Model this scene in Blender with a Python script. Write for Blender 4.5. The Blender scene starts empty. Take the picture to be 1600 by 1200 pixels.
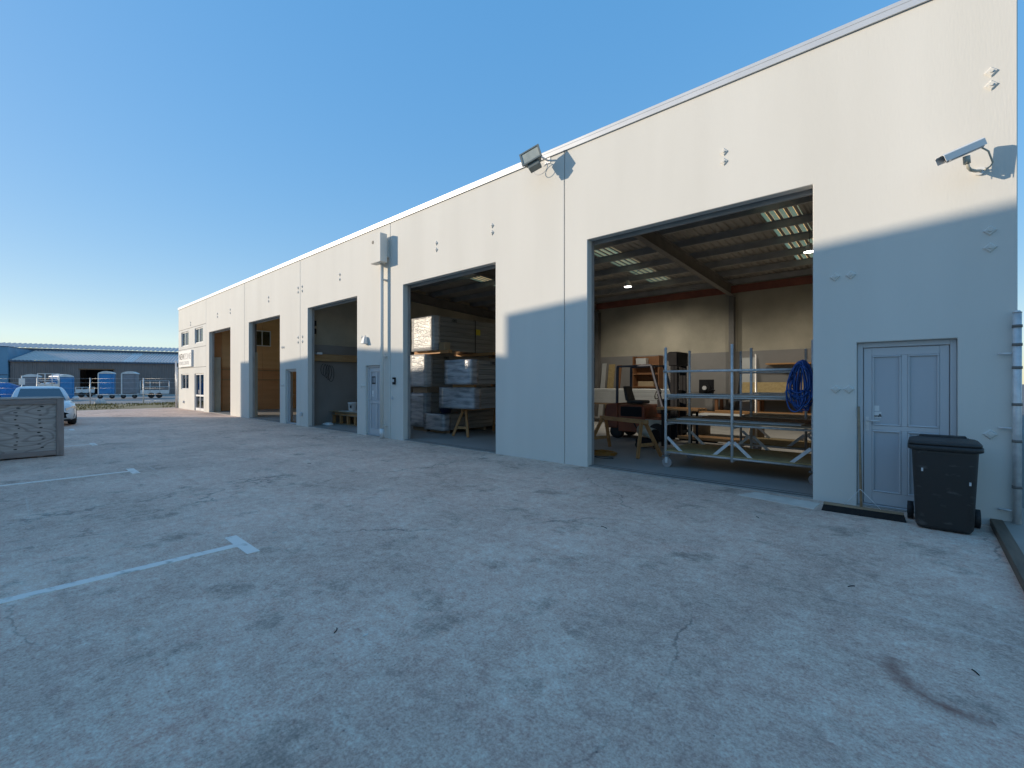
import bpy, math, random
from mathutils import Vector, Matrix

random.seed(7)
R = math.radians
SC = bpy.context.scene
COL = SC.collection

# ------------------------------------------------------------------ camera
# X runs along the facade (to the right), Y runs into the building, Z up.
FPX, CAM_D, CAM_H = 711.0, 7.4, 1.6
YAW = math.atan(796 / 711.0)
FW = (-math.cos(YAW), math.sin(YAW))
RT = (math.sin(YAW), math.cos(YAW))
cam = bpy.data.cameras.new('camera')
cam.sensor_width = 36.0
cam.lens = FPX / 1600.0 * 36.0
cam.shift_y = -2.0 / 1600.0
cam.clip_start = 0.05
cam.clip_end = 2000
co = bpy.data.objects.new('camera', cam)
COL.objects.link(co)
co.location = (0, -CAM_D, CAM_H)
co.rotation_euler = Vector((FW[0], FW[1], 0)).to_track_quat('-Z', 'Y').to_euler()
SC.camera = co

# ------------------------------------------------------------------ sky, sun, exposure
SUN_TRAVEL = Vector((1.12, 1.0, -0.36)).normalized()
sun_dir = -SUN_TRAVEL
SUN_EL = math.asin(sun_dir.z)
SUN_AZ = math.atan2(sun_dir.x, sun_dir.y)
SKY_GAMMA, SKY_SAT, SKY_VAL = 0.22, 3.3, 1.92
W = bpy.data.worlds.new('World')
SC.world = W
W.use_nodes = True
nt = W.node_tree
sky = nt.nodes.new('ShaderNodeTexSky')
sky.sky_type = 'NISHITA'
sky.sun_disc = False
sky.sun_elevation = SUN_EL
sky.sun_rotation = SUN_AZ
sky.altitude = 0
sky.air_density = 1.0
sky.dust_density = 0.3
sky.ozone_density = 3.0
nt.nodes['Background'].inputs['Strength'].default_value = 0.15
sg_ = nt.nodes.new('ShaderNodeGamma'); sg_.inputs['Gamma'].default_value = SKY_GAMMA
sh_ = nt.nodes.new('ShaderNodeHueSaturation'); sh_.inputs['Hue'].default_value = 0.512; sh_.inputs['Saturation'].default_value = SKY_SAT; sh_.inputs['Value'].default_value = SKY_VAL
nt.links.new(sky.outputs[0], sg_.inputs[0]); nt.links.new(sg_.outputs[0], sh_.inputs['Color'])
nt.links.new(sh_.outputs[0], nt.nodes['Background'].inputs['Color'])
sl = bpy.data.lights.new('sun', 'SUN')
sl.energy = 2.0
sl.angle = R(0.53)
sl.color = (1.0, 0.85, 0.66)
so = bpy.data.objects.new('sun', sl)
so.rotation_euler = SUN_TRAVEL.to_track_quat('-Z', 'Y').to_euler()
so.location = (-30, -30, 30)
COL.objects.link(so)
SC.view_settings.view_transform = 'Standard'
SC.view_settings.look = 'None'
SC.view_settings.gamma = 1.0
SC.view_settings.exposure = 1.1

# ------------------------------------------------------------------ materials
MATS = {}
def mat(name, c1, c2=None, rough=0.7, metal=0.0, scale=3.0, bump=0.0, bscale=40.0,
        stretch=(1, 1, 1), coat=0.0, spec=0.5, detail=6.0, contrast=(0.35, 0.65), fine=0.0, rvar=0.0):
    """noise-mottled Principled material in object coordinates"""
    m = bpy.data.materials.new(name)
    m.use_nodes = True
    t = m.node_tree
    b = t.nodes['Principled BSDF']
    b.inputs['Roughness'].default_value = rough
    b.inputs['Metallic'].default_value = metal
    b.inputs['Specular IOR Level'].default_value = spec
    if coat: b.inputs['Coat Weight'].default_value = coat
    if c2 is None: c2 = tuple(x * 0.82 for x in c1)
    tc = t.nodes.new('ShaderNodeTexCoord')
    mp = t.nodes.new('ShaderNodeMapping')
    mp.inputs['Scale'].default_value = stretch
    t.links.new(tc.outputs['Object'], mp.inputs[0])
    n = t.nodes.new('ShaderNodeTexNoise')
    n.inputs['Scale'].default_value = scale
    n.inputs['Detail'].default_value = detail
    t.links.new(mp.outputs[0], n.inputs['Vector'])
    r = t.nodes.new('ShaderNodeValToRGB')
    r.color_ramp.elements[0].position = contrast[0]
    r.color_ramp.elements[1].position = contrast[1]
    r.color_ramp.elements[0].color = (*c2, 1)
    r.color_ramp.elements[1].color = (*c1, 1)
    t.links.new(n.outputs['Fac'], r.inputs[0])
    out = r.outputs[0]
    if fine:
        n3 = t.nodes.new('ShaderNodeTexNoise'); n3.inputs['Scale'].default_value = bscale * 1.7
        n3.inputs['Detail'].default_value = 3
        t.links.new(mp.outputs[0], n3.inputs['Vector'])
        mx = t.nodes.new('ShaderNodeMix'); mx.data_type = 'RGBA'; mx.blend_type = 'OVERLAY'
        mx.inputs['Factor'].default_value = fine
        t.links.new(out, mx.inputs['A']); t.links.new(n3.outputs['Fac'], mx.inputs['B'])
        out = mx.outputs['Result']
    t.links.new(out, b.inputs['Base Color'])
    if rvar:
        mr = t.nodes.new('ShaderNodeMapRange')
        mr.inputs['To Min'].default_value = rough - rvar; mr.inputs['To Max'].default_value = rough + rvar
        t.links.new(n.outputs['Fac'], mr.inputs[0]); t.links.new(mr.outputs[0], b.inputs['Roughness'])
    if bump:
        n2 = t.nodes.new('ShaderNodeTexNoise')
        n2.inputs['Scale'].default_value = bscale
        n2.inputs['Detail'].default_value = 4
        t.links.new(mp.outputs[0], n2.inputs['Vector'])
        bp = t.nodes.new('ShaderNodeBump')
        bp.inputs['Strength'].default_value = bump
        bp.inputs['Distance'].default_value = 0.02
        t.links.new(n2.outputs['Fac'], bp.inputs['Height'])
        t.links.new(bp.outputs[0], b.inputs['Normal'])
    MATS[name] = m
    return m

def wood(name, c1, c2, axis=0, rough=0.65, sc=1.0):
    st = [9 * sc, 9 * sc, 9 * sc]; st[axis] = 0.9 * sc
    return mat(name, c1, c2, rough=rough, scale=2.2, stretch=tuple(st), detail=5, contrast=(0.3, 0.7), bump=0.12, bscale=9)

PAINT = mat('facade_paint', (0.71, 0.69, 0.64), (0.655, 0.635, 0.585), rough=0.85, scale=0.5, bump=0.10, bscale=26, stretch=(2.2, 1, .35), contrast=(0.3, 0.7), spec=0.25)
CLAD = mat('office_cladding', (0.66, 0.655, 0.62), (0.61, 0.605, 0.57), rough=0.8, scale=0.7, bump=0.05, bscale=60, spec=0.25)
JOINT = mat('sealant', (0.16, 0.16, 0.155), rough=0.8)
CAP = mat('cap_metal', (0.62, 0.63, 0.64), (0.55, 0.56, 0.57), rough=0.4, metal=0.3, scale=1.5)
RAW = mat('raw_concrete', (0.55, 0.495, 0.385), (0.33, 0.30, 0.235), rough=0.9, scale=0.8, bump=0.10, bscale=25, detail=10, contrast=(0.25, 0.75), fine=0.15)
DADO = mat('dado_paint', (0.27, 0.255, 0.24), (0.235, 0.222, 0.208), rough=0.7, scale=1.2)
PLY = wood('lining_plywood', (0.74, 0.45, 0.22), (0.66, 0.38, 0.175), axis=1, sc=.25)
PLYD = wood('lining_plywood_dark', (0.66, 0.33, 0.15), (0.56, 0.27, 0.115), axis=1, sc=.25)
FLOOR = mat('shop_floor', (0.38, 0.365, 0.34), (0.28, 0.27, 0.25), rough=0.55, scale=1.3, bump=0.03, detail=10, contrast=(0.25, 0.75), fine=0.2, rvar=.1)
STEEL = mat('galvanised_steel', (0.74, 0.73, 0.72), (0.60, 0.595, 0.59), rough=0.45, metal=0.25, scale=14, detail=3)
ALU = mat('painted_aluminium', (0.55, 0.56, 0.575), (0.52, 0.53, 0.545), rough=0.45, scale=1)
DOORP = mat('door_panel_paint', (0.47, 0.485, 0.51), (0.44, 0.455, 0.48), rough=0.5, scale=1.1, stretch=(1, 1, .4))
DSTEEL = mat('structural_steel', (0.20, 0.185, 0.17), (0.155, 0.145, 0.133), rough=0.6, scale=3)
PURLIN = mat('purlin_steel', (0.42, 0.41, 0.40), (0.33, 0.325, 0.315), rough=0.5, metal=0.2, scale=2)
ROOFU = mat('roof_sheet', (0.40, 0.375, 0.34), (0.33, 0.31, 0.28), rough=0.5, metal=0.2, scale=2)
REDOX = mat('red_oxide', (0.30, 0.10, 0.065), (0.21, 0.07, 0.048), rough=0.65, scale=3)
PINE = wood('pine', (0.50, 0.27, 0.11), (0.36, 0.18, 0.07), axis=0)
PINEY = wood('pine_lengthwise', (0.46, 0.29, 0.14), (0.33, 0.19, 0.085), axis=1)
PINEZ = wood('pine_upright', (0.47, 0.23, 0.085), (0.34, 0.155, 0.055), axis=2)
OSB = mat('particle_board', (0.44, 0.33, 0.16), (0.35, 0.25, 0.11), rough=0.8, scale=14, detail=6)
PALLETW = wood('pallet_wood', (0.33, 0.235, 0.145), (0.21, 0.145, 0.09), axis=0)
BROWNW = wood('brown_cabinet', (0.26, 0.12, 0.05), (0.19, 0.085, 0.036), axis=2)
RUBBER = mat('rubber', (0.022, 0.022, 0.023), (0.015, 0.015, 0.016), rough=0.75, scale=20, bump=0.08, bscale=80)
BLACKP = mat('black_plastic', (0.11, 0.105, 0.10), (0.027, 0.0255, 0.025), rough=0.55, scale=7, stretch=(1, 1, 2.2), detail=9, bump=0.15, bscale=90, fine=.25, contrast=(.60, .78), rvar=.1)
DARKM = mat('dark_machine', (0.018, 0.018, 0.021), (0.012, 0.012, 0.014), rough=0.75, scale=6, spec=.2)
WHITEP = mat('white_paint', (0.74, 0.74, 0.73), (0.69, 0.69, 0.68), rough=0.5, scale=2)
LINEP = mat('line_paint', (0.88, 0.80, 0.72), (0.50, 0.43, 0.36), rough=0.75, scale=9, detail=8, contrast=(0.30, 0.45))
PANEL = mat('white_panel', (0.50, 0.50, 0.48), (0.45, 0.45, 0.43), rough=0.5, scale=2)
WRAP = mat('stretch_wrap', (0.62, 0.63, 0.64), (0.42, 0.44, 0.47), rough=0.22, scale=2.2, stretch=(1, 1, 7), bump=0.9, bscale=5, coat=0.6, contrast=(.35, .6))
WRAP2 = mat('grey_stretch_wrap', (0.40, 0.40, 0.41), (0.20, 0.205, 0.22), rough=0.2, scale=2.0, stretch=(1, 1, 6), bump=0.9, bscale=5, coat=0.6, contrast=(.35, .6))
WRAPS = mat('wrapped_panel_side', (0.27, 0.26, 0.24), (0.17, 0.165, 0.155), rough=0.3, scale=1.5, stretch=(1, .4, 9), bump=0.35, bscale=5, coat=0.3)
BLUEH = mat('blue_hose', (0.02, 0.10, 0.36), (0.015, 0.07, 0.27), rough=0.4, scale=8)
ORANGE = mat('forklift_orange', (0.28, 0.075, 0.03), (0.19, 0.05, 0.023), rough=0.5, scale=3, detail=8)
FGUARD = mat('guard_blue_grey', (0.055, 0.062, 0.09), rough=0.5, scale=4)
CREAM = mat('cream_paint', (0.50, 0.48, 0.40), (0.42, 0.40, 0.33), rough=0.5, scale=4)
SEAT = mat('seat_vinyl', (0.03, 0.03, 0.033), rough=0.6, scale=6)
CORD = mat('orange_cord', (0.45, 0.19, 0.03), rough=0.5, scale=6)
YELLOW = mat('yellow_label', (0.70, 0.55, 0.03), rough=0.5, scale=4)
PRINT = mat('black_print', (0.03, 0.03, 0.035), rough=0.6, scale=4)
GREYPRINT = mat('grey_print', (0.45, 0.45, 0.45), rough=0.6, scale=4)
CARW = mat('car_white', (0.72, 0.73, 0.74), (0.70, 0.71, 0.72), rough=0.25, coat=0.8, scale=1)
CHROME = mat('chrome', (0.6, 0.6, 0.62), rough=0.15, metal=1.0, scale=4)
LOOB = mat('blue_toilet_plastic', (0.035, 0.25, 0.53), (0.03, 0.21, 0.46), rough=0.45, scale=3)
LOOG = mat('grey_toilet_plastic', (0.25, 0.25, 0.27), (0.21, 0.21, 0.23), rough=0.45, scale=3)
LOOW = mat('white_toilet_roof', (0.78, 0.75, 0.72), rough=0.45, scale=3)
SHEDW = mat('shed_wall_sheet', (0.22, 0.178, 0.168), (0.185, 0.15, 0.142), rough=0.5, metal=.1, scale=.6)
SHEDR = mat('shed_roof_sheet', (0.74, 0.62, 0.56), (0.68, 0.57, 0.51), rough=0.5, metal=0.0, scale=.5)
SHEDG = mat('blue_gutter', (0.09, 0.13, 0.19), rough=0.5, scale=1)
BLUEB = mat('blue_building_sheet', (0.15, 0.30, 0.43), (0.12, 0.25, 0.37), rough=0.5, scale=.5)
TARP = mat('blue_tarp', (0.03, 0.17, 0.42), (0.02, 0.11, 0.30), rough=0.4, scale=4, bump=.4, bscale=6)
GRASS = mat('grass', (0.21, 0.17, 0.055), (0.12, 0.115, 0.03), rough=0.9, scale=1.2)
VERGE = mat('verge_soil', (0.34, 0.26, 0.14), (0.19, 0.155, 0.07), rough=0.95, scale=.8, bump=.4, bscale=8)
GRAVEL = mat('gravel_ground', (0.22, 0.21, 0.19), (0.15, 0.145, 0.13), rough=0.95, scale=.35, detail=10)
TIMBERK = wood('timber_edging', (0.17, 0.115, 0.075), (0.10, 0.07, 0.048), axis=1)
ROCK = mat('white_rock', (0.62, 0.61, 0.58), (0.48, 0.47, 0.44), rough=0.85, scale=5)
PAD = mat('pad_concrete', (0.36, 0.32, 0.28), (0.24, 0.215, 0.19), rough=0.75, scale=1.5, detail=10, bump=.08, contrast=(.25, .75))
PATCH = mat('new_concrete', (0.80, 0.70, 0.60), (0.66, 0.57, 0.48), rough=0.8, scale=4, detail=8, bump=.05)
CARD = mat('cardboard', (0.42, 0.31, 0.19), (0.36, 0.26, 0.155), rough=0.8, scale=3)

def mat_glass(name, tint, alpha_mix=0.25, rough=0.02):
    m = bpy.data.materials.new(name); m.use_nodes = True; t = m.node_tree
    t.nodes.remove(t.nodes['Principled BSDF'])
    tr = t.nodes.new('ShaderNodeBsdfTransparent'); tr.inputs[0].default_value = (*tint, 1)
    gl = t.nodes.new('ShaderNodeBsdfGlossy'); gl.inputs['Roughness'].default_value = rough
    fr = t.nodes.new('ShaderNodeFresnel'); fr.inputs[0].default_value = 1.5
    ad = t.nodes.new('ShaderNodeMath'); ad.operation = 'ADD'; ad.use_clamp = True; ad.inputs[1].default_value = alpha_mix
    t.links.new(fr.outputs[0], ad.inputs[0])
    mx = t.nodes.new('ShaderNodeMixShader')
    t.links.new(ad.outputs[0], mx.inputs[0]); t.links.new(tr.outputs[0], mx.inputs[1]); t.links.new(gl.outputs[0], mx.inputs[2])
    t.links.new(mx.outputs[0], t.nodes['Material Output'].inputs[0])
    return m
GLASS = mat_glass('window_glass', (0.62, 0.72, 0.70), 0.10)
CARGLASS = mat_glass('car_glass', (0.10, 0.13, 0.16), 0.22)

def mat_translucent(name, c):
    m = bpy.data.materials.new(name); m.use_nodes = True; t = m.node_tree
    t.nodes.remove(t.nodes['Principled BSDF'])
    tr = t.nodes.new('ShaderNodeBsdfTranslucent'); tr.inputs[0].default_value = (*c, 1)
    n = t.nodes.new('ShaderNodeTexNoise'); n.inputs['Scale'].default_value = 2.5
    tc = t.nodes.new('ShaderNodeTexCoord'); t.links.new(tc.outputs['Object'], n.inputs['Vector'])
    r = t.nodes.new('ShaderNodeValToRGB')
    r.color_ramp.elements[0].color = (c[0]*.8, c[1]*.8, c[2]*.75, 1); r.color_ramp.elements[1].color = (*c, 1)
    t.links.new(n.outputs['Fac'], r.inputs[0]); t.links.new(r.outputs[0], tr.inputs[0])
    t.links.new(tr.outputs[0], t.nodes['Material Output'].inputs[0])
    return m
SKYL = mat_translucent('skylight_sheet', (1.0, 0.62, 0.27))

def mat_emit(name, c, s):
    m = bpy.data.materials.new(name); m.use_nodes = True; t = m.node_tree
    t.nodes.remove(t.nodes['Principled BSDF'])
    e = t.nodes.new('ShaderNodeEmission'); e.inputs[0].default_value = (*c, 1); e.inputs[1].default_value = s
    t.links.new(e.outputs[0], t.nodes['Material Output'].inputs[0])
    return m
LAMPE = mat_emit('lit_lamp', (1.0, 0.97, 0.88), 9.0)

def mat_yard():
    """old power-floated concrete: blotches, tyre scuffs, speckle, rust marks and one curved stain"""
    m = bpy.data.materials.new('yard_concrete'); m.use_nodes = True
    t = m.node_tree; N = t.nodes; L = t.links
    b = N['Principled BSDF']
    tc = N.new('ShaderNodeTexCoord')
    def noise(scale, detail=8, stretch=None, rough=0.6, rot=0, off=(0, 0, 0)):
        mp = N.new('ShaderNodeMapping')
        if stretch: mp.inputs['Scale'].default_value = stretch
        mp.inputs['Rotation'].default_value = (0, 0, rot)
        mp.inputs['Location'].default_value = off
        L.new(tc.outputs['Object'], mp.inputs[0])
        n = N.new('ShaderNodeTexNoise'); n.inputs['Scale'].default_value = scale
        n.inputs['Detail'].default_value = detail; n.inputs['Roughness'].default_value = rough
        L.new(mp.outputs[0], n.inputs['Vector'])
        return n
    def ramp(inp, p0, p1, c0, c1):
        r = N.new('ShaderNodeValToRGB')
        r.color_ramp.elements[0].position = p0; r.color_ramp.elements[1].position = p1
        r.color_ramp.elements[0].color = (*c0, 1); r.color_ramp.elements[1].color = (*c1, 1)
        L.new(inp, r.inputs[0]); return r.outputs[0]
    def mix(a, bb, fac, mode='MIX'):
        x = N.new('ShaderNodeMix'); x.data_type = 'RGBA'; x.blend_type = mode
        if isinstance(fac, float): x.inputs['Factor'].default_value = fac
        else: L.new(fac, x.inputs['Factor'])
        for s, v in (('A', a), ('B', bb)):
            if isinstance(v, tuple): x.inputs[s].default_value = (*v, 1)
            else: L.new(v, x.inputs[s])
        return x.outputs['Result']
    base = ramp(noise(.45, 10).outputs['Fac'], .28, .72, (.52, .37, .29), (.80, .585, .465))
    # paler worn patches with broken edges
    worn = ramp(noise(1.1, 12, rough=.72, off=(5, 2, 0)).outputs['Fac'], .50, .62, (0, 0, 0), (1, 1, 1))
    base = mix(base, (.80, .63, .50), mixfac(N, L, worn, .45))
    # dark oily blotches
    dk = ramp(noise(1.7, 10, rough=.68, off=(9, 4, 0)).outputs['Fac'], .555, .68, (0, 0, 0), (1, 1, 1))
    base = mix(base, (.25, .19, .15), mixfac(N, L, dk, .65))
    dk2 = ramp(noise(.28, 7, off=(31, 9, 0)).outputs['Fac'], .55, .75, (0, 0, 0), (1, 1, 1))
    base = mix(base, (.34, .255, .20), mixfac(N, L, dk2, .45))
    # drag / tyre scuffs running along the drive
    sc1 = ramp(noise(2.0, 8, (.18, 1.6, 1), rough=.7, rot=R(14)).outputs['Fac'], .56, .70, (0, 0, 0), (1, 1, 1))
    base = mix(base, (.35, .265, .21), mixfac(N, L, sc1, .40))
    sc2 = ramp(noise(2.6, 8, (.12, 1.9, 1), rough=.7, rot=R(-31), off=(3, 8, 0)).outputs['Fac'], .60, .70, (0, 0, 0), (1, 1, 1))
    base = mix(base, (.82, .67, .54), mixfac(N, L, sc2, .35))
    # warm rust freckles
    ru = ramp(noise(1.15, 6, rough=.75, off=(17, 3, 0)).outputs['Fac'], .67, .76, (0, 0, 0), (1, 1, 1))
    base = mix(base, (.23, .145, .085), mixfac(N, L, ru, .45))
    # fine aggregate
    fn = noise(55, 4, rough=.8)
    base = mix(base, ramp(fn.outputs['Fac'], .32, .68, (.12, .12, .12), (.88, .88, .88)), .5, 'OVERLAY')
    fn2 = noise(13, 6, rough=.75, off=(2, 2, 0))
    base = mix(base, ramp(fn2.outputs['Fac'], .3, .7, (.2, .2, .2), (.8, .8, .8)), .5, 'OVERLAY')
    fn3 = noise(4.2, 9, rough=.78, off=(6, 1, 0))
    base = mix(base, fn3.outputs['Fac'], .55, 'OVERLAY')
    lo_ = ramp(noise(5.0, 3, (.05, 2.6, 1), rough=.5, rot=R(23), off=(4, 4, 0)).outputs['Fac'], .69, .715, (0, 0, 0), (1, 1, 1))
    base = mix(base, (.72, .68, .62), mixfac(N, L, lo_, .22))
    # dark pinholes
    vo = N.new('ShaderNodeTexVoronoi'); vo.inputs['Scale'].default_value = 9
    L.new(tc.outputs['Object'], vo.inputs['Vector'])
    pin = ramp(vo.outputs['Distance'], .03, .06, (1, 1, 1), (0, 0, 0))
    base = mix(base, (.06, .06, .062), mixfac(N, L, pin, .6))
    # hairline cracks: edges of big warped cells
    wn = noise(.9, 6)
    vm = N.new('ShaderNodeVectorMath'); vm.operation = 'SCALE'; vm.inputs['Scale'].default_value = .9
    L.new(wn.outputs['Color'], vm.inputs[0])
    va = N.new('ShaderNodeVectorMath'); va.operation = 'ADD'
    L.new(tc.outputs['Object'], va.inputs[0]); L.new(vm.outputs[0], va.inputs[1])
    v2 = N.new('ShaderNodeTexVoronoi'); v2.feature = 'DISTANCE_TO_EDGE'; v2.inputs['Scale'].default_value = .23
    L.new(va.outputs[0], v2.inputs['Vector'])
    ck = ramp(v2.outputs['Distance'], .0003, .0013, (1, 1, 1), (0, 0, 0))
    ckm = ramp(noise(.7, 4, off=(1, 7, 0)).outputs['Fac'], .47, .58, (0, 0, 0), (1, 1, 1))
    mm = N.new('ShaderNodeMath'); mm.operation = 'MULTIPLY'
    L.new(ck, mm.inputs[0]); L.new(ckm, mm.inputs[1])
    base = mix(base, (.055, .053, .052), mixfac(N, L, mm.outputs[0], .6))
    # the curved brown stain (an arc of old paint on the slab)
    sx, sy, rad, a0, a1 = STAIN
    sp = N.new('ShaderNodeSeparateXYZ')
    wn2 = noise(4, 5)
    vm2 = N.new('ShaderNodeVectorMath'); vm2.operation = 'SCALE'; vm2.inputs['Scale'].default_value = .12
    L.new(wn2.outputs['Color'], vm2.inputs[0])
    va2 = N.new('ShaderNodeVectorMath'); va2.operation = 'ADD'
    L.new(tc.outputs['Object'], va2.inputs[0]); L.new(vm2.outputs[0], va2.inputs[1])
    L.new(va2.outputs[0], sp.inputs[0])
    def M(op, a, c=None, clamp=False):
        k = N.new('ShaderNodeMath'); k.operation = op; k.use_clamp = clamp
        for i, v in enumerate((a, c)):
            if v is None: continue
            if isinstance(v, (int, float)): k.inputs[i].default_value = v
            else: L.new(v, k.inputs[i])
        return k.outputs[0]
    dx = M('SUBTRACT', sp.outputs['X'], sx + .06); dy = M('SUBTRACT', sp.outputs['Y'], sy + .06)
    d = M('SQRT', M('ADD', M('MULTIPLY', dx, dx), M('MULTIPLY', dy, dy)))
    band = M('SUBTRACT', 1.0, M('DIVIDE', M('ABSOLUTE', M('SUBTRACT', d, rad)), .075), True)
    ang = M('ARCTAN2', M('MULTIPLY', dy, -1.0), M('MULTIPLY', dx, -1.0))
    inA = M('MULTIPLY', M('GREATER_THAN', ang, a0), M('LESS_THAN', ang, a1))
    st = M('MULTIPLY', M('MULTIPLY', band, inA), M('MULTIPLY', noise(11, 6, rough=.7).outputs['Fac'], 1.5), True)
    base = mix(base, (.22, .085, .06), mixfac(N, L, st, .85))
    L.new(base, b.inputs['Base Color'])
    rr = ramp(noise(2.3, 8).outputs['Fac'], .3, .7, (.62, .62, .62), (.85, .85, .85))
    L.new(rr, b.inputs['Roughness'])
    b.inputs['Specular IOR Level'].default_value = .35
    bp = N.new('ShaderNodeBump'); bp.inputs['Strength'].default_value = .22; bp.inputs['Distance'].default_value = .012
    L.new(noise(38, 6, rough=.75).outputs['Fac'], bp.inputs['Height'])
    L.new(bp.outputs[0], b.inputs['Normal'])
    return m
def mixfac(N, L, sock, f):
    k = N.new('ShaderNodeMath'); k.operation = 'MULTIPLY'; k.inputs[1].default_value = f
    L.new(sock, k.inputs[0]); return k.outputs[0]

# ------------------------------------------------------------------ mesh helpers
ORG = {}
class MB:
    def __init__(s): s.v = []; s.f = []; s.smooth = set()
    def box(s, x0, x1, y0, y1, z0, z1):
        if x0 > x1: x0, x1 = x1, x0
        if y0 > y1: y0, y1 = y1, y0
        if z0 > z1: z0, z1 = z1, z0
        n = len(s.v)
        s.v += [(x, y, z) for z in (z0, z1) for y in (y0, y1) for x in (x0, x1)]
        s.f += [tuple(n + i for i in q) for q in ((0, 2, 3, 1), (4, 5, 7, 6), (0, 1, 5, 4), (2, 6, 7, 3), (0, 4, 6, 2), (1, 3, 7, 5))]
        return s
    def hexa(s, pts):
        """8 points, bottom ring then top ring (both counter-clockwise seen from above)"""
        n = len(s.v); s.v += [tuple(p) for p in pts]
        s.f += [tuple(n + i for i in q) for q in ((3, 2, 1, 0), (4, 5, 6, 7), (0, 1, 5, 4), (1, 2, 6, 5), (2, 3, 7, 6), (3, 0, 4, 7))]
        return s
    def beam(s, p, q, w, h, up=(0, 0, 1)):
        p = Vector(p); q = Vector(q); d = (q - p).normalized(); up = Vector(up)
        if abs(d.dot(up)) > .98: up = Vector((0, 1, 0))
        a = d.cross(up).normalized(); b = a.cross(d)
        n = len(s.v)
        for e in (p, q):
            for i, j in ((-1, -1), (1, -1), (1, 1), (-1, 1)):
                s.v.append(tuple(e + a * (i * w / 2) + b * (j * h / 2)))
        s.f += [tuple(n + i for i in t) for t in ((0, 1, 2, 3), (7, 6, 5, 4), (0, 4, 5, 1), (1, 5, 6, 2), (2, 6, 7, 3), (3, 7, 4, 0))]
        return s
    def rings(s, rings, closed=True, caps=True, smooth=True):
        n = len(s.v); k = len(rings[0])
        for r in rings: s.v += [tuple(p) for p in r]
        for i in range(len(rings) - 1):
            for j in range(k if closed else k - 1):
                a = n + i * k + j; b = n + i * k + (j + 1) % k
                if smooth: s.smooth.add(len(s.f))
                s.f.append((a, b, b + k, a + k))
        if caps and closed:
            s.f.append(tuple(n + j for j in reversed(range(k))))
            s.f.append(tuple(n + (len(rings) - 1) * k + j for j in range(k)))
        return s
    def cyl(s, p, q, r, n=12, r2=None, caps=True):
        p = Vector(p); q = Vector(q); d = (q - p).normalized()
        u = Vector((0, 0, 1)) if abs(d.z) < .9 else Vector((1, 0, 0))
        a = d.cross(u).normalized(); b = d.cross(a)
        r2 = r if r2 is None else r2
        R_ = [[e + (a * math.cos(t) + b * math.sin(t)) * rr for t in [2 * math.pi * i / n for i in range(n)]] for e, rr in ((p, r), (q, r2))]
        return s.rings([R_[0], R_[1]], caps=caps)
    def tube(s, pts, r, n=6):
        pts = [Vector(p) for p in pts]; out = []
        for i, p in enumerate(pts):
            d = (pts[min(i + 1, len(pts) - 1)] - pts[max(i - 1, 0)]).normalized()
            u = Vector((0, 0, 1)) if abs(d.z) < .95 else Vector((1, 0, 0))
            a = d.cross(u).normalized(); b = d.cross(a)
            out.append([p + (a * math.cos(t) + b * math.sin(t)) * r for t in [2 * math.pi * k / n for k in range(n)]])
        return s.rings(out)
    def lathe(s, c, prof, axis=2, n=20):
        c = Vector(c); rr = []
        for r, h in prof:
            ring = []
            for i in range(n):
                t = 2 * math.pi * i / n; a, b = r * math.cos(t), r * math.sin(t)
                o = [(h, a, b), (b, h, a), (a, b, h)][axis]
                ring.append(c + Vector(o))
            rr.append(ring)
        return s.rings(rr)
    def prism(s, poly, y0, y1, axis=1):
        """poly in the two other axes, extruded along axis"""
        def P(a, b, t): return [(t, a, b), (a, t, b), (a, b, t)][axis]
        return s.rings([[P(a, b, y0) for a, b in poly], [P(a, b, y1) for a, b in poly]], smooth=False)
    def quad(s, *p):
        n = len(s.v); s.v += [tuple(x) for x in p]; s.f.append(tuple(range(n, n + len(p)))); return s
    def build(s, name, m, parent=None, bevel=0, seg=1, sub=0, auto=None, xf=None):
        me = bpy.data.meshes.new(name)
        o0 = ORG.get(parent.name, Vector()) if parent else Vector()
        vv = s.v
        if xf is not None: vv = [tuple(xf @ Vector(p)) for p in vv]
        me.from_pydata([(p[0] - o0[0], p[1] - o0[1], p[2] - o0[2]) for p in vv], [], s.f)
        import bmesh
        bm = bmesh.new(); bm.from_mesh(me)
        for i in s.smooth: pass
        bmesh.ops.recalc_face_normals(bm, faces=bm.faces)
        bm.to_mesh(me); bm.free()
        if s.smooth:
            for i, p in enumerate(me.polygons):
                if i in s.smooth: p.use_smooth = True
        me.materials.append(m)
        o = bpy.data.objects.new(name, me); COL.objects.link(o)
        if parent:
            o.parent = parent; ORG[o.name] = o0
        if bevel:
            bv = o.modifiers.new('bevel', 'BEVEL'); bv.width = bevel; bv.segments = seg; bv.limit_method = 'ANGLE'; bv.angle_limit = R(40)
        if sub:
            sb = o.modifiers.new('sub', 'SUBSURF'); sb.levels = sub; sb.render_levels = sub
        return o

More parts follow.
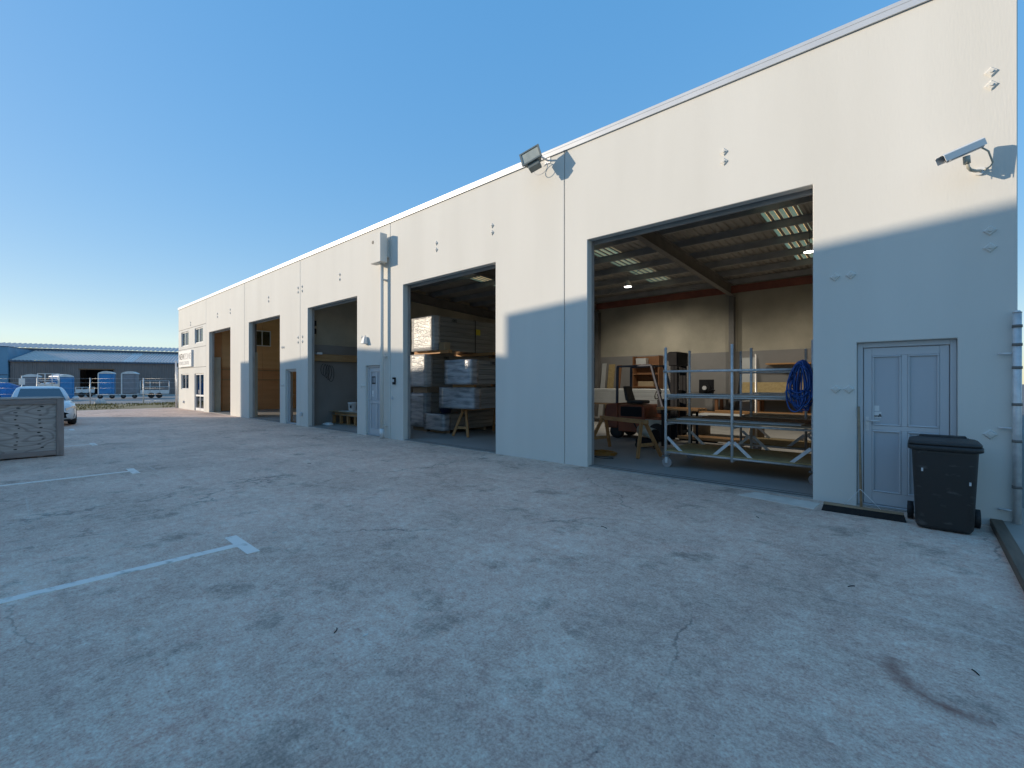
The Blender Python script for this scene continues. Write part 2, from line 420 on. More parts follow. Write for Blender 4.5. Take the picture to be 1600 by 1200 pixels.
def tag(o, label, cat, group=None):
    o['label'] = label; o['category'] = cat
    if group: o['group'] = group
    return o
def thing(name, label, cat, loc, group=None):
    o = bpy.data.objects.new(name, None); COL.objects.link(o); o.location = loc; o.empty_display_size = .2
    ORG[o.name] = Vector(loc)
    return tag(o, label, cat, group)
def struct(o): o['kind'] = 'structure'; return o
def stuff(o): o['kind'] = 'stuff'; return o
def share(src, name, parent, loc, rot=None):
    o = src.copy(); o.name = name; COL.objects.link(o); o.parent = parent; o.location = loc
    if rot is not None: o.rotation_euler = rot
    ORG[o.name] = ORG.get(parent.name, Vector())
    return o
def copy_tree(root, loc, label, rotz=None):
    r = root.copy(); COL.objects.link(r); r.location = loc; r['label'] = label
    if rotz is not None: r.rotation_euler = (0, 0, rotz)
    for ch in list(root.children):
        c = ch.copy(); COL.objects.link(c); c.parent = r
        for g in ch.children:
            d = g.copy(); COL.objects.link(d); d.parent = c
    return r
def text_mesh(txt, size, m, name, parent, mw, bold=0.0, align='LEFT'):
    cu = bpy.data.curves.new('t', 'FONT'); cu.body = txt; cu.size = size; cu.extrude = .002; cu.offset = bold; cu.align_x = align
    to = bpy.data.objects.new('t', cu); COL.objects.link(to)
    bpy.context.view_layer.update()
    me = bpy.data.meshes.new_from_object(to.evaluated_get(bpy.context.evaluated_depsgraph_get()))
    bpy.data.objects.remove(to)
    o0 = ORG.get(parent.name, Vector())
    for v in me.vertices: v.co = mw @ v.co - o0
    me.materials.clear(); me.materials.append(m)
    o = bpy.data.objects.new(name, me); COL.objects.link(o); o.parent = parent; ORG[o.name] = o0
    return o

def ray(x, y):
    a = (x - 800) / FPX; b = (598 - y) / FPX
    return (FW[0] + a * RT[0], FW[1] + a * RT[1], b)
def at_depth(x, t, z=None, y=None):
    r = ray(x, y if y is not None else 598)
    return Vector((r[0] * t, -CAM_D + r[1] * t, CAM_H + r[2] * t if z is None else z))
def ground_px(x, y, z=0.0):
    r = ray(x, y); t = (z - CAM_H) / r[2]
    return Vector((r[0] * t, -CAM_D + r[1] * t, z))

# ================================================================== SETTING
sp0 = ground_px(1480, 1070)
_c = [ground_px(1398, 1032), ground_px(1440, 1085), ground_px(1545, 1128)]
def circ(a, b, c):
    ax, ay, bx, by, cx, cy = a.x, a.y, b.x, b.y, c.x, c.y
    d = 2 * (ax * (by - cy) + bx * (cy - ay) + cx * (ay - by))
    ux = ((ax*ax+ay*ay)*(by-cy)+(bx*bx+by*by)*(cy-ay)+(cx*cx+cy*cy)*(ay-by))/d
    uy = ((ax*ax+ay*ay)*(cx-bx)+(bx*bx+by*by)*(ax-cx)+(cx*cx+cy*cy)*(bx-ax))/d
    return ux, uy, math.hypot(ax-ux, ay-uy)
_cx, _cy, _r = circ(*_c)
_angs = sorted(math.atan2(_cy - p.y, _cx - p.x) for p in _c)
STAIN = (_cx, _cy, _r, _angs[0] - .15, _angs[-1] + .1)
YARD = mat_yard()

struct(MB().quad((-700, -700, -.06), (500, -700, -.06), (500, 700, -.06), (-700, 700, -.06)).build('ground', GRAVEL))
yard = struct(MB().box(-36.0, .62, -12.9, .03, -.12, 0).build('yard_pavement', YARD))
for i, (x, ln) in enumerate(((-5.0, 5.5), (-10.62, 5.5), (-16.0, 5.5), (-21.5, 5.5))):
    b = MB()
    b.box(x - .05, x + .05, -5.84 - ln, -5.88, .0, .004)
    b.box(x - .33, x + .33, -5.88, -5.77, .0, .004)
    o = b.build('parking_line', LINEP, yard)
MB().hexa([(-1.93, -.43, 0), (-.99, -.57, 0), (-.97, -.19, 0), (-1.78, -.07, 0), (-1.93, -.43, .004), (-.99, -.57, .004), (-.97, -.19, .004), (-1.78, -.07, .004)]).build('concrete_patch', PATCH, yard)
# raised pad to the right with timber edging
pad = struct(MB().box(.70, 12, -12.9, .9, -.05, .07).build('side_pavement', PAD))
MB().box(.60, .70, -12.8, .02, -.05, .075).build('timber_edging', TIMBERK, pad, bevel=.006)

# neighbour's drive, verge and grass beyond the yard
struct(MB().hexa([(-90, -40, -.06), (-46, -40, -.06), (-42, 30, -.06), (-80, 30, -.06), (-90, -40, -.03), (-46, -40, -.03), (-42, 30, -.03), (-80, 30, -.03)]).build('neighbour_drive', PAD))
vb = MB(); nx, ny = 10, 40
rows = []
for j in range(ny + 1):
    Y = -22 + 30 * j / ny; row = []
    for i in range(nx + 1):
        f = i / nx; X = -36.0 - 7.5 * f - max(0, -Y) * .25 * f
        row.append((X, Y, -.01 + .12 * math.sin(f * math.pi) + random.uniform(-.02, .02)))
    rows.append(row)
vb.rings(rows, closed=False, caps=False)
verge = struct(vb.build('verge', VERGE))
gb = MB()
for k in range(5200):
    f = random.random() ** .8; Y = random.uniform(-14, 4)
    X = -36.1 - 7.2 * f - max(0, -Y) * .25 * f
    if math.sin(X * 1.7 + Y) + math.sin(Y * 1.3) < -.7: continue
    h = random.uniform(.05, .16); a = random.random() * 6.28; w = .03
    z = .10 * math.sin(f * math.pi)
    dx, dy = math.cos(a) * w, math.sin(a) * w; lx, ly = random.uniform(-.05, .05), random.uniform(-.05, .05)
    gb.quad((X - dx, Y - dy, z - .02), (X + dx, Y + dy, z - .02), (X + lx, Y + ly, z + h))
stuff(tag(gb.build('grass', GRASS), 'short dry grass growing on the verge by the wire fence', 'grass'))

# ================================================================== WAREHOUSE
WH = thing('warehouse', 'long off-white precast warehouse with open roller door bays', 'building', (-17, 0, 0))
HT, TH = 6.25, .16
LEFT, RIGHT, BACK = -34.83, .81, 11.5
def wall_panel(x0, x1, z0, z1, holes, y0=0.0, y1=TH):
    """slab with rectangular through-holes, with real reveals"""
    b = MB()
    xs = sorted({x0, x1, *[min(max(h[i], x0), x1) for h in holes for i in (0, 1)]})
    zs = sorted({z0, z1, *[min(max(h[i], z0), z1) for h in holes for i in (2, 3)]})
    def solid(i, j):
        if i < 0 or j < 0 or i >= len(xs) - 1 or j >= len(zs) - 1: return False
        cx, cz = (xs[i] + xs[i+1]) / 2, (zs[j] + zs[j+1]) / 2
        return not any(h[0] < cx < h[1] and h[2] < cz < h[3] for h in holes)
    idx = {}
    def V(x, y, z):
        k = (round(x, 5), round(y, 5), round(z, 5))
        if k not in idx: idx[k] = len(b.v); b.v.append((x, y, z))
        return idx[k]
    for i in range(len(xs) - 1):
        for j in range(len(zs) - 1):
            if not solid(i, j): continue
            a, c, d, e = xs[i], xs[i+1], zs[j], zs[j+1]
            b.f.append((V(a, y0, d), V(c, y0, d), V(c, y0, e), V(a, y0, e)))
            b.f.append((V(a, y1, d), V(a, y1, e), V(c, y1, e), V(c, y1, d)))
            if not solid(i-1, j): b.f.append((V(a, y0, d), V(a, y0, e), V(a, y1, e), V(a, y1, d)))
            if not solid(i+1, j): b.f.append((V(c, y0, d), V(c, y1, d), V(c, y1, e), V(c, y0, e)))
            if not solid(i, j-1): b.f.append((V(a, y0, d), V(a, y1, d), V(c, y1, d), V(c, y0, d)))
            if not solid(i, j+1): b.f.append((V(a, y0, e), V(c, y0, e), V(c, y1, e), V(a, y1, e)))
    return b
BAYS = [(-28.45, -25.02), (-22.53, -19.08), (-16.58, -13.12), (-10.66, -7.11), (-4.69, -1.08)]
BZ = 4.32
JX = [-29.0, -23.08, -17.21, -11.28, -5.22]
DA, DB, DC = (-18.55, -17.55), (-12.62, -11.68), (-.60, .34)
DZ = 2.12
panels = []
edges = JX + [RIGHT]
doors_in = {1: DA, 2: DB, 4: DC}
for i in range(5):
    x0, x1 = edges[i] + .007, edges[i+1] - (.007 if i < 4 else 0)
    hs = [(BAYS[i][0], BAYS[i][1], -1, BZ)]
    if i in doors_in: hs.append((*doors_in[i], -1, DZ))
    panels.append(wall_panel(x0, x1, -.1, HT, hs).build('facade_panel', PAINT, WH, bevel=.008))
# office end: four courses with recessed joints, windows and a glazed door
WIN = [(-34.15, -32.5, 3.83, 4.70), (-31.2, -29.6, 3.86, 4.72), (-34.2, -32.5, 1.2, 2.13)]
ODR = (-31.25, -29.45, -1, 2.12)
for z0, z1, m in ((-.1, 2.475, CLAD), (2.495, 3.615, CLAD), (3.635, 4.83, CLAD), (4.85, HT, PAINT)):
    hs = [w for w in WIN if w[2] > z0 and w[3] < z1] + ([ODR] if z0 < 0 else [])
    panels.append(wall_panel(LEFT, JX[0] - .007, z0, z1, hs).build('facade_panel', m, WH, bevel=.006))
for x in JX:
    MB().box(x - .03, x + .03, .02, .06, 0, HT - .01).build('joint_sealant', JOINT, WH)
for z in (2.485, 3.625, 4.84):
    MB().box(LEFT + .02, JX[0] - .02, .02, .05, z - .03, z + .03).build('joint_sealant', JOINT, WH)
MB().box(LEFT - .03, RIGHT + .03, -.035, TH + .05, HT + .002, HT + .06).build('parapet_capping', CAP, WH, bevel=.006)
MB().box(LEFT - .028, RIGHT + .028, -.033, -.012, HT - .075, HT + .001).build('capping_flashing', CAP, WH)
# side, rear and party walls
MB().box(LEFT, LEFT + .16, TH + .002, BACK + .16, -.1, HT - .02).build('end_wall', PAINT, WH)
MB().box(RIGHT - .16, RIGHT - .001, TH + .002, BACK + .16, -.1, HT - .02).build('end_wall', RAW, WH)
for a, c in zip([LEFT + .17] + JX, JX + [RIGHT - .17]):
    MB().box(a + .006, c - .006, BACK, BACK + .155, -.1, 5.6).build('rear_panel', RAW, WH)
MB().box(-17.29, -17.13, TH + .003, 5.74, -.1, 5.95).build('party_wall_panel', RAW, WH)
MB().box(-17.29, -17.13, 5.76, BACK - .003, -.1, 5.7).build('party_wall_panel', RAW, WH)
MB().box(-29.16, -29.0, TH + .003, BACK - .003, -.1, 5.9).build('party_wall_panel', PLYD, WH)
# lining and dado bands
MB().box(-17.128, -17.07, .30, BACK - .05, .02, 3.05).build('dado_lining', DADO, WH)
MB().box(-17.128, -17.05, .30, BACK - .05, 3.052, 3.11).build('dado_ledge', RAW, WH)
MB().box(-17.06, RIGHT - .2, BACK - .06, BACK - .003, .02, 2.8).build('dado_lining', DADO, WH)
for k in range(5):
    y0 = .75 + k * 2.1
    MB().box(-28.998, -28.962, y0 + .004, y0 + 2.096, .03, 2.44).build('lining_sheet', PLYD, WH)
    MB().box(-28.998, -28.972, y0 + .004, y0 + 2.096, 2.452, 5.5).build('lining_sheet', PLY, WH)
MB().box(-28.96, -28.90, .75, 11.2, 1.74, 1.80).build('lining_rail', PINEY, WH)
MB().box(-28.96, -28.90, .75, 11.2, 2.30, 2.36).build('lining_rail', PINEY, WH)
wf = MB()
for a in ((2.35, 3.30, 3.76, 3.81), (2.35, 3.30, 4.63, 4.68), (2.35, 2.40, 3.81, 4.63), (3.25, 3.30, 3.81, 4.63), (2.80, 2.84, 3.81, 4.63)):
    wf.box(-28.97, -28.91, *a)
iw = wf.build('interior_window', WHITEP, WH)
MB().box(-28.955, -28.945, 2.39, 3.26, 3.80, 4.64).build('pane', GLASS, iw)
# concrete nibs and columns behind the bays of the left unit
MB().box(-23.30, -22.75, TH + .003, .45, 0, 3.0).build('nib_wall', RAW, WH, bevel=.01)
MB().box(-23.12, -22.88, TH + .003, .45, 3.002, 5.7).build('column', DSTEEL, WH)
MB().box(-28.96, -28.62, TH + .003, .60, 0, 3.0).build('nib_wall', RAW, WH, bevel=.01)
# timber lining in front bay 3
MB().box(-17.05, -16.90, .35, 5.2, 2.42, 2.69).build('fender_beam', PINEY, WH, bevel=.01)
# floor
struct(MB().box(LEFT + .1, RIGHT - .1, .031, BACK + .1, -.1, .018).build('shop_floor', FLOOR))
for a, c in BAYS[1:]:
    MB().box(a + .01, c - .01, .05, .11, .0185, .024).build('threshold_angle', DSTEEL, WH)
    MB().box(a + .01, c - .01, .20, .23, .0185, .023).build('threshold_angle', DSTEEL, WH)
# roller door drum, bottom rail and guides on each bay
for k, (a, c) in enumerate(BAYS):
    rd = MB().cyl((a - .12, .42, 4.60), (c + .12, .42, 4.60), .17, 14).build('roller_door', PURLIN, WH)
    MB().box(a - .02, c + .02, .235, .27, 4.27, 4.42).build('bottom_rail', PURLIN, rd)
    for x0, x1 in ((a - .09, a + .0), (c - .0, c + .09)):
        MB().box(x0, x1, TH + .004, TH + .085, .02, 4.6).build('door_guide', PURLIN, rd)
    for s in (a + .001, c - .001):
        pass
# steel frame
def zr(y): return 6.10 - .05 * y           # underside of roof sheets
for x in (-34.2, -29.3, -23.0, -16.95, -11.28, -5.35, .45):
    r = MB()
    for y0, y1, zb0, zt0 in ((.2, BACK - .1, 0, 0),):
        for dz0, dz1, w in ((-.60, -.585, .09), (-.585, -.225, .006), (-.225, -.21, .09)):
            r.hexa([(x - w, y0, zr(y0) + dz0), (x + w, y0, zr(y0) + dz0), (x + w, y1, zr(y1) + dz0), (x - w, y1, zr(y1) + dz0),
                    (x - w, y0, zr(y0) + dz1), (x + w, y0, zr(y0) + dz1), (x + w, y1, zr(y1) + dz1), (x - w, y1, zr(y1) + dz1)])
    r.build('rafter', DSTEEL, WH)
    c = MB()
    yb = BACK - .065
    c.box(x - .09, x + .09, yb - .24, yb - .225, .02, zr(BACK) - .61)
    c.box(x - .006, x + .006, yb - .225, yb - .018, .02, zr(BACK) - .61)
    c.box(x - .09, x + .09, yb - .018, yb - .003, .02, zr(BACK) - .61)
    c.build('column', DSTEEL, WH)
for x in (-11.28, -5.22):
    MB().box(x - .09, x + .09, TH + .003, .36, .02, 5.45).build('column', DSTEEL, WH)
for k in range(9):
    y = .75 + k * 1.3
    z = zr(y)
    p = MB()
    for a, c in ((LEFT + .2, RIGHT - .2),):
        p.box(a, c, y - .002, y + .002, z - .205, z - .012)
        p.box(a, c, y + .002, y + .07, z - .205, z - .201)
        p.box(a, c, y - .07, y - .002, z - .014, z - .012)
    p.build('purlin', PURLIN, WH)
MB().box(-17.0, RIGHT - .2, 11.17, 11.20, 5.02, 5.30).build('eaves_channel', REDOX, WH)
MB().box(-17.0, RIGHT - .2, 11.20, 11.40, 5.24, 5.26).build('eaves_flange', DSTEEL, WH)
MB().tube([(-11.2, 10.9, 5.2), (-5.4, 5.5, 5.55)], .01).build('brace_rod', PURLIN, WH)
MB().tube([(-11.2, 5.5, 5.5), (-5.4, 10.9, 5.15)], .01).build('brace_rod', PURLIN, WH)
# roof sheets: trapezoidal ribs run front to back; translucent sheets between
SKY_X = [(-2.95, -2.15), (-7.95, -7.15), (-13.6, -12.8), (-19.8, -19.0), (-22.6, -21.4), (-25.2, -24.0), (-28.2, -27.0)]  # left unit's skylights are unseen; some added and widened to brighten its bays
def roof_strip(x0, x1, y0, y1):
    b = MB(); x = x0; prof = []
    while x < x1 - 1e-4:
        prof += [(x, 0), (x + .09, 0), (x + .12, .035), (x + .17, .035)]
        x += .2
    prof.append((min(x, x1), 0)); prof = [(min(a, x1), h) for a, h in prof]
    b.rings([[(a, y, zr(y) + h) for a, h in prof] for y in (y0, y1)], closed=False, caps=False, smooth=False)
    return b
xa = LEFT + .15
for s0, s1 in sorted(SKY_X) + [(RIGHT - .1, RIGHT)]:
    roof_strip(xa, s0, TH, BACK + .3).build('roof_sheet', ROOFU, WH)
    if s1 < RIGHT - .2:
        roof_strip(s0, s1, TH, 1.6).build('roof_sheet', ROOFU, WH)
        roof_strip(s0, s1, 10.4, BACK + .3).build('roof_sheet', ROOFU, WH)
        roof_strip(s0, s1, 1.6, 10.4).build('skylight', SKYL, WH)
        for q in range(4):
            MB().beam((s0 + .145 + q * .2, 1.6, zr(1.6) - .006), (s0 + .145 + q * .2, 10.4, zr(10.4) - .006), .075, .006).build('sheet_lap', ROOFU, WH)
    xa = s1
# bolt cover plates (diamond shaped) on the facade
bp = MB(); s = .062
bp.rings([[(s, 0, 0), (0, 0, s), (-s, 0, 0), (0, 0, -s)], [(s * .72, -.02, 0), (0, -.02, s * .72), (-s * .72, -.02, 0), (0, -.02, -s * .72)]], smooth=False)
bp.cyl((0, -.02, 0), (0, -.036, 0), .016, 8)
def panel_of(x):
    for i in range(5):
        if edges[i] < x < edges[i+1]: return panels[i]
    return panels[-1]
BOLTS = [(.61, 5.09), (.61, 4.94), (.60, 3.31), (.60, 3.12), (-.83, 3.01), (-.66, 3.01), (-.82, 1.515), (-.68, 1.515), (.60, 1.02),
         (-2.23, 5.15), (-2.23, 5.0), (-7.21, 5.16), (-7.21, 5.0), (-9.2, 5.17), (-9.2, 5.0), (-14.21, 5.16), (-14.21, 5.0),
         (-17.38, 5.16), (-17.38, 5.0), (-17.03, 5.16), (-17.03, 5.0), (-20.22, 5.16), (-20.22, 5.0), (-25.02, 5.16), (-25.02, 5.0),
         (-27.0, 5.16), (-27.0, 5.0), (-12.82, 3.0), (-12.63, 3.0), (-17.38, 3.3), (-17.38, 3.12), (-17.0, 3.3), (-17.0, 3.12),
         (-18.85, 3.0), (-18.68, 3.0), (-32.04, 5.15), (-32.04, 5.0), (-12.85, 1.5), (-12.70, 1.5), (-18.85, 1.5), (-18.7, 1.5)]
src = None
for x, z in BOLTS:
    pr = panel_of(x); o0 = ORG[pr.name]
    if src is None:
        src = bp.build('bolt_plate', PAINT); me = src.data
        src.parent = pr; src.location = Vector((x, -.0005, z)) - o0
    else:
        share(src, 'bolt_plate', pr, Vector((x, -.0005, z)) - o0)

# ---- doors
def panel_door(x0, x1, cols=2, open_ang=0, fm=ALU, pm=DOORP):
    fr = MB()
    y0, y1 = .075, .15
    fr.box(x0 + .003, x0 + .06, y0, y1, 0, DZ - .003); fr.box(x1 - .06, x1 - .003, y0, y1, 0, DZ - .003)
    fr.box(x0 + .06, x1 - .06, y0, y1, DZ - .065, DZ - .003); fr.box(x0 + .06, x1 - .06, y0, y1, .0, .03)
    fr.box(x0 + .0605, x0 + .085, .134, .149, .031, DZ - .067); fr.box(x1 - .085, x1 - .0605, .134, .149, .031, DZ - .067); fr.box(x0 + .085, x1 - .085, .134, .149, DZ - .095, DZ - .0665); fr.box(x0 + .06, x1 - .06, .134, .149, .0305, .05)  # stop bars added behind the leaf to block interior light leaking through the gaps
    frame = fr.build('door_frame', fm, WH, bevel=.004)
    a, c = x0 + .066, x1 - .066; z0, z1 = .036, DZ - .072
    b = MB(); st = .085
    mid = 1.02
    w = c - a
    b.box(a, a + st, .092, .132, z0, z1); b.box(c - st, c, .092, .132, z0, z1)
    b.box(a + st, c - st, .092, .132, z1 - .10, z1); b.box(a + st, c - st, .092, .132, z0, z0 + .16)
    b.box(a + st, c - st, .092, .132, mid - .03, mid + .03)
    cx = (a + c) / 2
    b.box(cx - .03, cx + .03, .0915, .1325, z0 + .16, mid - .03); b.box(cx - .03, cx + .03, .0915, .1325, mid + .03, z1 - .10)
    M4 = None
    if open_ang:
        M4 = Matrix.Translation((a, .132, 0)) @ Matrix.Rotation(open_ang, 4, 'Z') @ Matrix.Translation((-a, -.132, 0))
    leaf = b.build('door', fm, WH, bevel=.005, xf=M4)
    for (p0, p1) in ((a + st, cx - .03), (cx + .03, c - st)):
        for (q0, q1) in ((z0 + .16, mid - .03), (mid + .03, z1 - .10)):
            MB().box(p0, p1, .106, .12, q0, q1).build('door_panel', pm, leaf, xf=M4)
            bd_ = MB(); w_ = .022
            bd_.box(p0, p1, .084, .1055, q1 - w_, q1); bd_.box(p0, p1, .084, .1055, q0, q0 + w_); bd_.box(p0, p0 + w_, .084, .1055, q0 + w_, q1 - w_); bd_.box(p1 - w_, p1, .084, .1055, q0 + w_, q1 - w_)
            bd_.build('panel_bead', fm, leaf, bevel=.008, xf=M4)
    h = MB()
    h.box(a + .02, a + .055, .085, .093, .98, 1.16) if not open_ang else h.box(c - .055, c - .02, .085, .093, .98, 1.16)
    hx = a + .037 if not open_ang else c - .037
    h.cyl((hx, .088, 1.11), (hx, .045, 1.11), .01, 8); h.cyl((hx - (.0), .05, 1.11), (hx + (.13 if not open_ang else -.13), .05, 1.11), .009, 8)
    h.build('door_handle', STEEL, leaf, xf=M4)
    return leaf
dC = panel_door(*DC)
dB = panel_door(*DB)
dA = panel_door(*DA, open_ang=R(152))
# notices on the doors
def notice(parent, x0, x1, z0, z1, y, m=WHITEP, name='notice'):
    return MB().box(x0, x1, y - .003, y, z0, z1).build(name, m, parent)
FRONTM = lambda x, y, z: Matrix.Translation((x, y, z)) @ Matrix.Rotation(R(90), 4, 'X')
notice(dC, -.475, -.375, 1.235, 1.305, .1055)
n2 = notice(dC, -.475, -.355, 1.15, 1.225, .1055)
text_mesh('Doors', .034, PRINT, 'notice_lettering', dC, FRONTM(-.470, .1010, 1.163), bold=.0012)
text_mesh('&', .05, PRINT, 'notice_lettering', dC, FRONTM(-.383, .1010, 1.165), bold=.0012)
nb = MB()
for q in ((-12.42, -12.22, 1.76, 1.79), (-12.42, -12.22, 1.56, 1.60), (-12.42, -12.395, 1.60, 1.76), (-12.33, -12.305, 1.60, 1.76), (-12.245, -12.22, 1.60, 1.76)):
    nb.box(q[0], q[1], .098, .1045, q[2], q[3])
nb.build('notice_frame', PRINT, dB)
notice(dB, -12.42, -12.32, 1.24, 1.36, .1055); notice(dB, -12.42, -12.31, 1.18, 1.22, .1055)
# office windows and glazed entrance
def window(x0, x1, z0, z1, split=True):
    f = MB(); y0, y1 = .05, .11; t = .055
    f.box(x0 + .003, x0 + t, y0, y1, z0 + .003, z1 - .003); f.box(x1 - t, x1 - .003, y0, y1, z0 + .003, z1 - .003)
    f.box(x0 + t, x1 - t, y0, y1, z0 + .003, z0 + t); f.box(x0 + t, x1 - t, y0, y1, z1 - t, z1 - .003)
    cx = (x0 + x1) / 2
    f.box(cx - .03, cx + .03, y0 - .001, y1 + .001, z0 + t, z1 - t)
    w = f.build('window', WHITEP, WH, bevel=.004)
    for a, c in ((x0 + t, cx - .03), (cx + .03, x1 - t)):
        MB().box(a, c, .078, .084, z0 + t, z1 - t).build('pane', GLASS, w)
    bl = MB()
    for k in range(10):
        xx = cx + .05 + k * (x1 - cx - .1) / 10
        bl.box(xx, xx + .06, .22, .225, z0 + .02, z1)
    bl.build('blind', PANEL, w)
    return w
for w in WIN: window(*w)
od = MB(); x0, x1 = ODR[0], ODR[1]
od.box(x0 + .003, x0 + .07, .05, .12, 0, 2.117); od.box(x1 - .07, x1 - .003, .05, .12, 0, 2.117); od.box(x0 + .07, x1 - .07, .05, .12, 2.05, 2.117)
od.box(-30.39, -30.31, .05, .12, 0, 2.05); od.box(x0 + .07, x1 - .07, .049, .121, .82, .92); od.box(x0 + .07, x1 - .07, .05, .12, .0, .16)
odr = od.build('entrance_door', WHITEP, WH, bevel=.004)
for a, c in ((x0 + .07, -30.39), (-30.31, x1 - .07)):
    for q0, q1 in ((.16, .82), (.92, 2.05)):
        MB().box(a, c, .08, .086, q0, q1).build('pane', GLASS, odr)
MB().box(-30.48, -30.46, .01, .05, .98, 1.2).build('pull_handle', STEEL, odr)
# office rooms behind the glass
MB().box(LEFT + .2, -29.17, 3.0, 3.1, 0.02, 5.6).build('office_partition', PANEL, WH)
MB().box(LEFT + .2, -29.17, TH + .003, 3.0, 2.9, 3.1).build('office_floor', PANEL, WH)
# rainwater head and downpipe
rh = MB().box(-11.80, -11.27, -.33, -.11, 5.02, 5.83).build('rainwater_head', PAINT, WH, bevel=.01)
MB().box(-11.72, -11.35, -.112, -.001, 5.2, 5.7).build('fixing_bracket', PAINT, rh)
MB().cyl((-11.66, -.331, 5.62), (-11.66, -.336, 5.62), .05, 14).build('overflow_hole', PRINT, rh)
dp = MB().cyl((-11.50, -.14, .0), (-11.50, -.14, 5.02), .052, 16).build('downpipe', PAINT, WH)
for z in (.35, 2.35, 4.55):
    MB().box(-11.565, -11.435, -.145, -.001, z, z + .03).build('pipe_bracket', PAINT, dp)
MB().cyl((-11.50, -.14, .0), (-11.50, -.14, .28), .066, 16).build('pipe_shoe', STEEL, dp)
# small fittings screwed to the facade
def fitting(name, x0, x1, z0, z1, d, m, label, cat):
    return tag(MB().box(x0, x1, -d, -.002, z0, z1).build(name, m, None, bevel=min(.012, d * .3)), label, cat)
fitting('outdoor_socket', -17.12, -17.0, .36, .5, .08, ALU, 'grey weatherproof socket low on the wall beside the open grey door', 'socket')
MB()
sb = MB(); sb.hexa([(-12.66, -.16, 2.78), (-12.46, -.16, 2.78), (-12.46, -.002, 2.78), (-12.66, -.002, 2.78), (-12.62, -.10, 3.0), (-12.50, -.10, 3.0), (-12.50, -.002, 3.0), (-12.62, -.002, 3.0)])
tag(sb.build('bulkhead_light', WHITEP, None, bevel=.015), 'white wedge bulkhead light above the door by the downpipe', 'wall light')
kp = thing('keypad', 'small dark keypad on the pier right of the downpipe', 'keypad', (-11.05, -.002, 1.62))
MB().box(-11.12, -11.0, -.05, -.002, 1.55, 1.75).build('housing', DARKM, kp, bevel=.008)
MB().box(-11.10, -11.02, -.056, -.05, 1.62, 1.70).build('key_area', ALU, kp)
fitting('door_bell', -11.2, -11.14, 1.12, 1.2, .03, ALU, 'little grey push button under the dark keypad', 'button')
fitting('tap_box', -33.6, -33.45, .35, .5, .07, ALU, 'small grey box low on the office wall under the window', 'meter box')

# ================================================================== neighbours across the yard (cast the long shade)
k_ = .36; OY = -13.0; sh = 1.12 * (-OY)
def opp(x): return x - sh
nbA = thing('gabled_workshop', 'pale gabled workshop facing the yard opposite the far bays', 'building', (opp(-15), OY - 6, 0))
hz = lambda z: z + k_ * (-OY)
xl, xm, xr = opp(-23.6), opp(-13.5), opp(-6.82)
wallp = [(xl, -.1), (xr, -.1), (xr, hz(2.20)), (xm, hz(2.70)), (xl + 1.2, hz(2.26)), (xl + 1.2, hz(2.55)), (xl, hz(2.55))]
MB().prism(wallp, OY - .2, OY).build('wall', PAINT, nbA)
MB().box(xl, xl + .2, OY - 12, OY - .202, -.1, hz(2.1)).build('wall', PAINT, nbA)
MB().box(xl, xr, OY - 12.2, OY - 12.002, -.1, hz(1.9)).build('wall', PAINT, nbA)
rf = MB()
rf.hexa([(xl + .1, OY - 12.3, hz(2.15)), (xm, OY - 12.3, hz(2.55)), (xm, OY - .22, hz(2.55)), (xl + .1, OY - .22, hz(2.15)), (xl + .1, OY - 12.3, hz(2.2)), (xm, OY - 12.3, hz(2.6)), (xm, OY - .22, hz(2.6)), (xl + .1, OY - .22, hz(2.2))])
rf.hexa([(xm, OY - 12.3, hz(2.55)), (xr, OY - 12.3, hz(2.05)), (xr, OY - .22, hz(2.05)), (xm, OY - .22, hz(2.55)), (xm, OY - 12.3, hz(2.6)), (xr, OY - 12.3, hz(2.1)), (xr, OY - .22, hz(2.1)), (xm, OY - .22, hz(2.6))])
rf.build('roof', SHEDR, nbA)
for q in range(3):
    MB().box(xl + 1.5 + q * 5, xl + 5.0 + q * 5, OY + .002, OY + .03, .0, 4.2).build('roller_door', ALU, nbA)
nbB = thing('tall_warehouse', 'tall pale warehouse facing the yard opposite the near bays', 'building', (opp(0), OY - 6, 0))
xb0, xb1 = opp(-6.80), opp(10)
zt = lambda x: hz(3.10 + (x - xb0) * .064) if x < xb0 + 12 else hz(3.87)
MB().prism([(xb0, -.1), (xb1, -.1), (xb1, zt(xb1)), (xb0 + 12, zt(xb0 + 12)), (xb0, zt(xb0))], OY - .2, OY + .001).build('wall', PAINT, nbB)
MB().box(xb0, xb0 + .2, OY - 12, OY - .202, -.1, zt(xb0) - .1).build('wall', PAINT, nbB)
MB().box(xb1 - .2, xb1, OY - 12, OY - .202, -.1, zt(xb0) - .1).build('wall', PAINT, nbB)
MB().box(xb0, xb1, OY - 12.2, OY - 12.002, -.1, zt(xb0) - .4).build('wall', PAINT, nbB)
MB().box(xb0 + .201, xb1 - .201, OY - 12, OY - .203, zt(xb0) - .35, zt(xb0) - .25).build('roof', SHEDR, nbB)
for q in range(4):
    MB().box(xb0 + 1.5 + q * 5.5, xb0 + 5.2 + q * 5.5, OY + .003, OY + .03, .0, 4.2).build('roller_door', ALU, nbB)

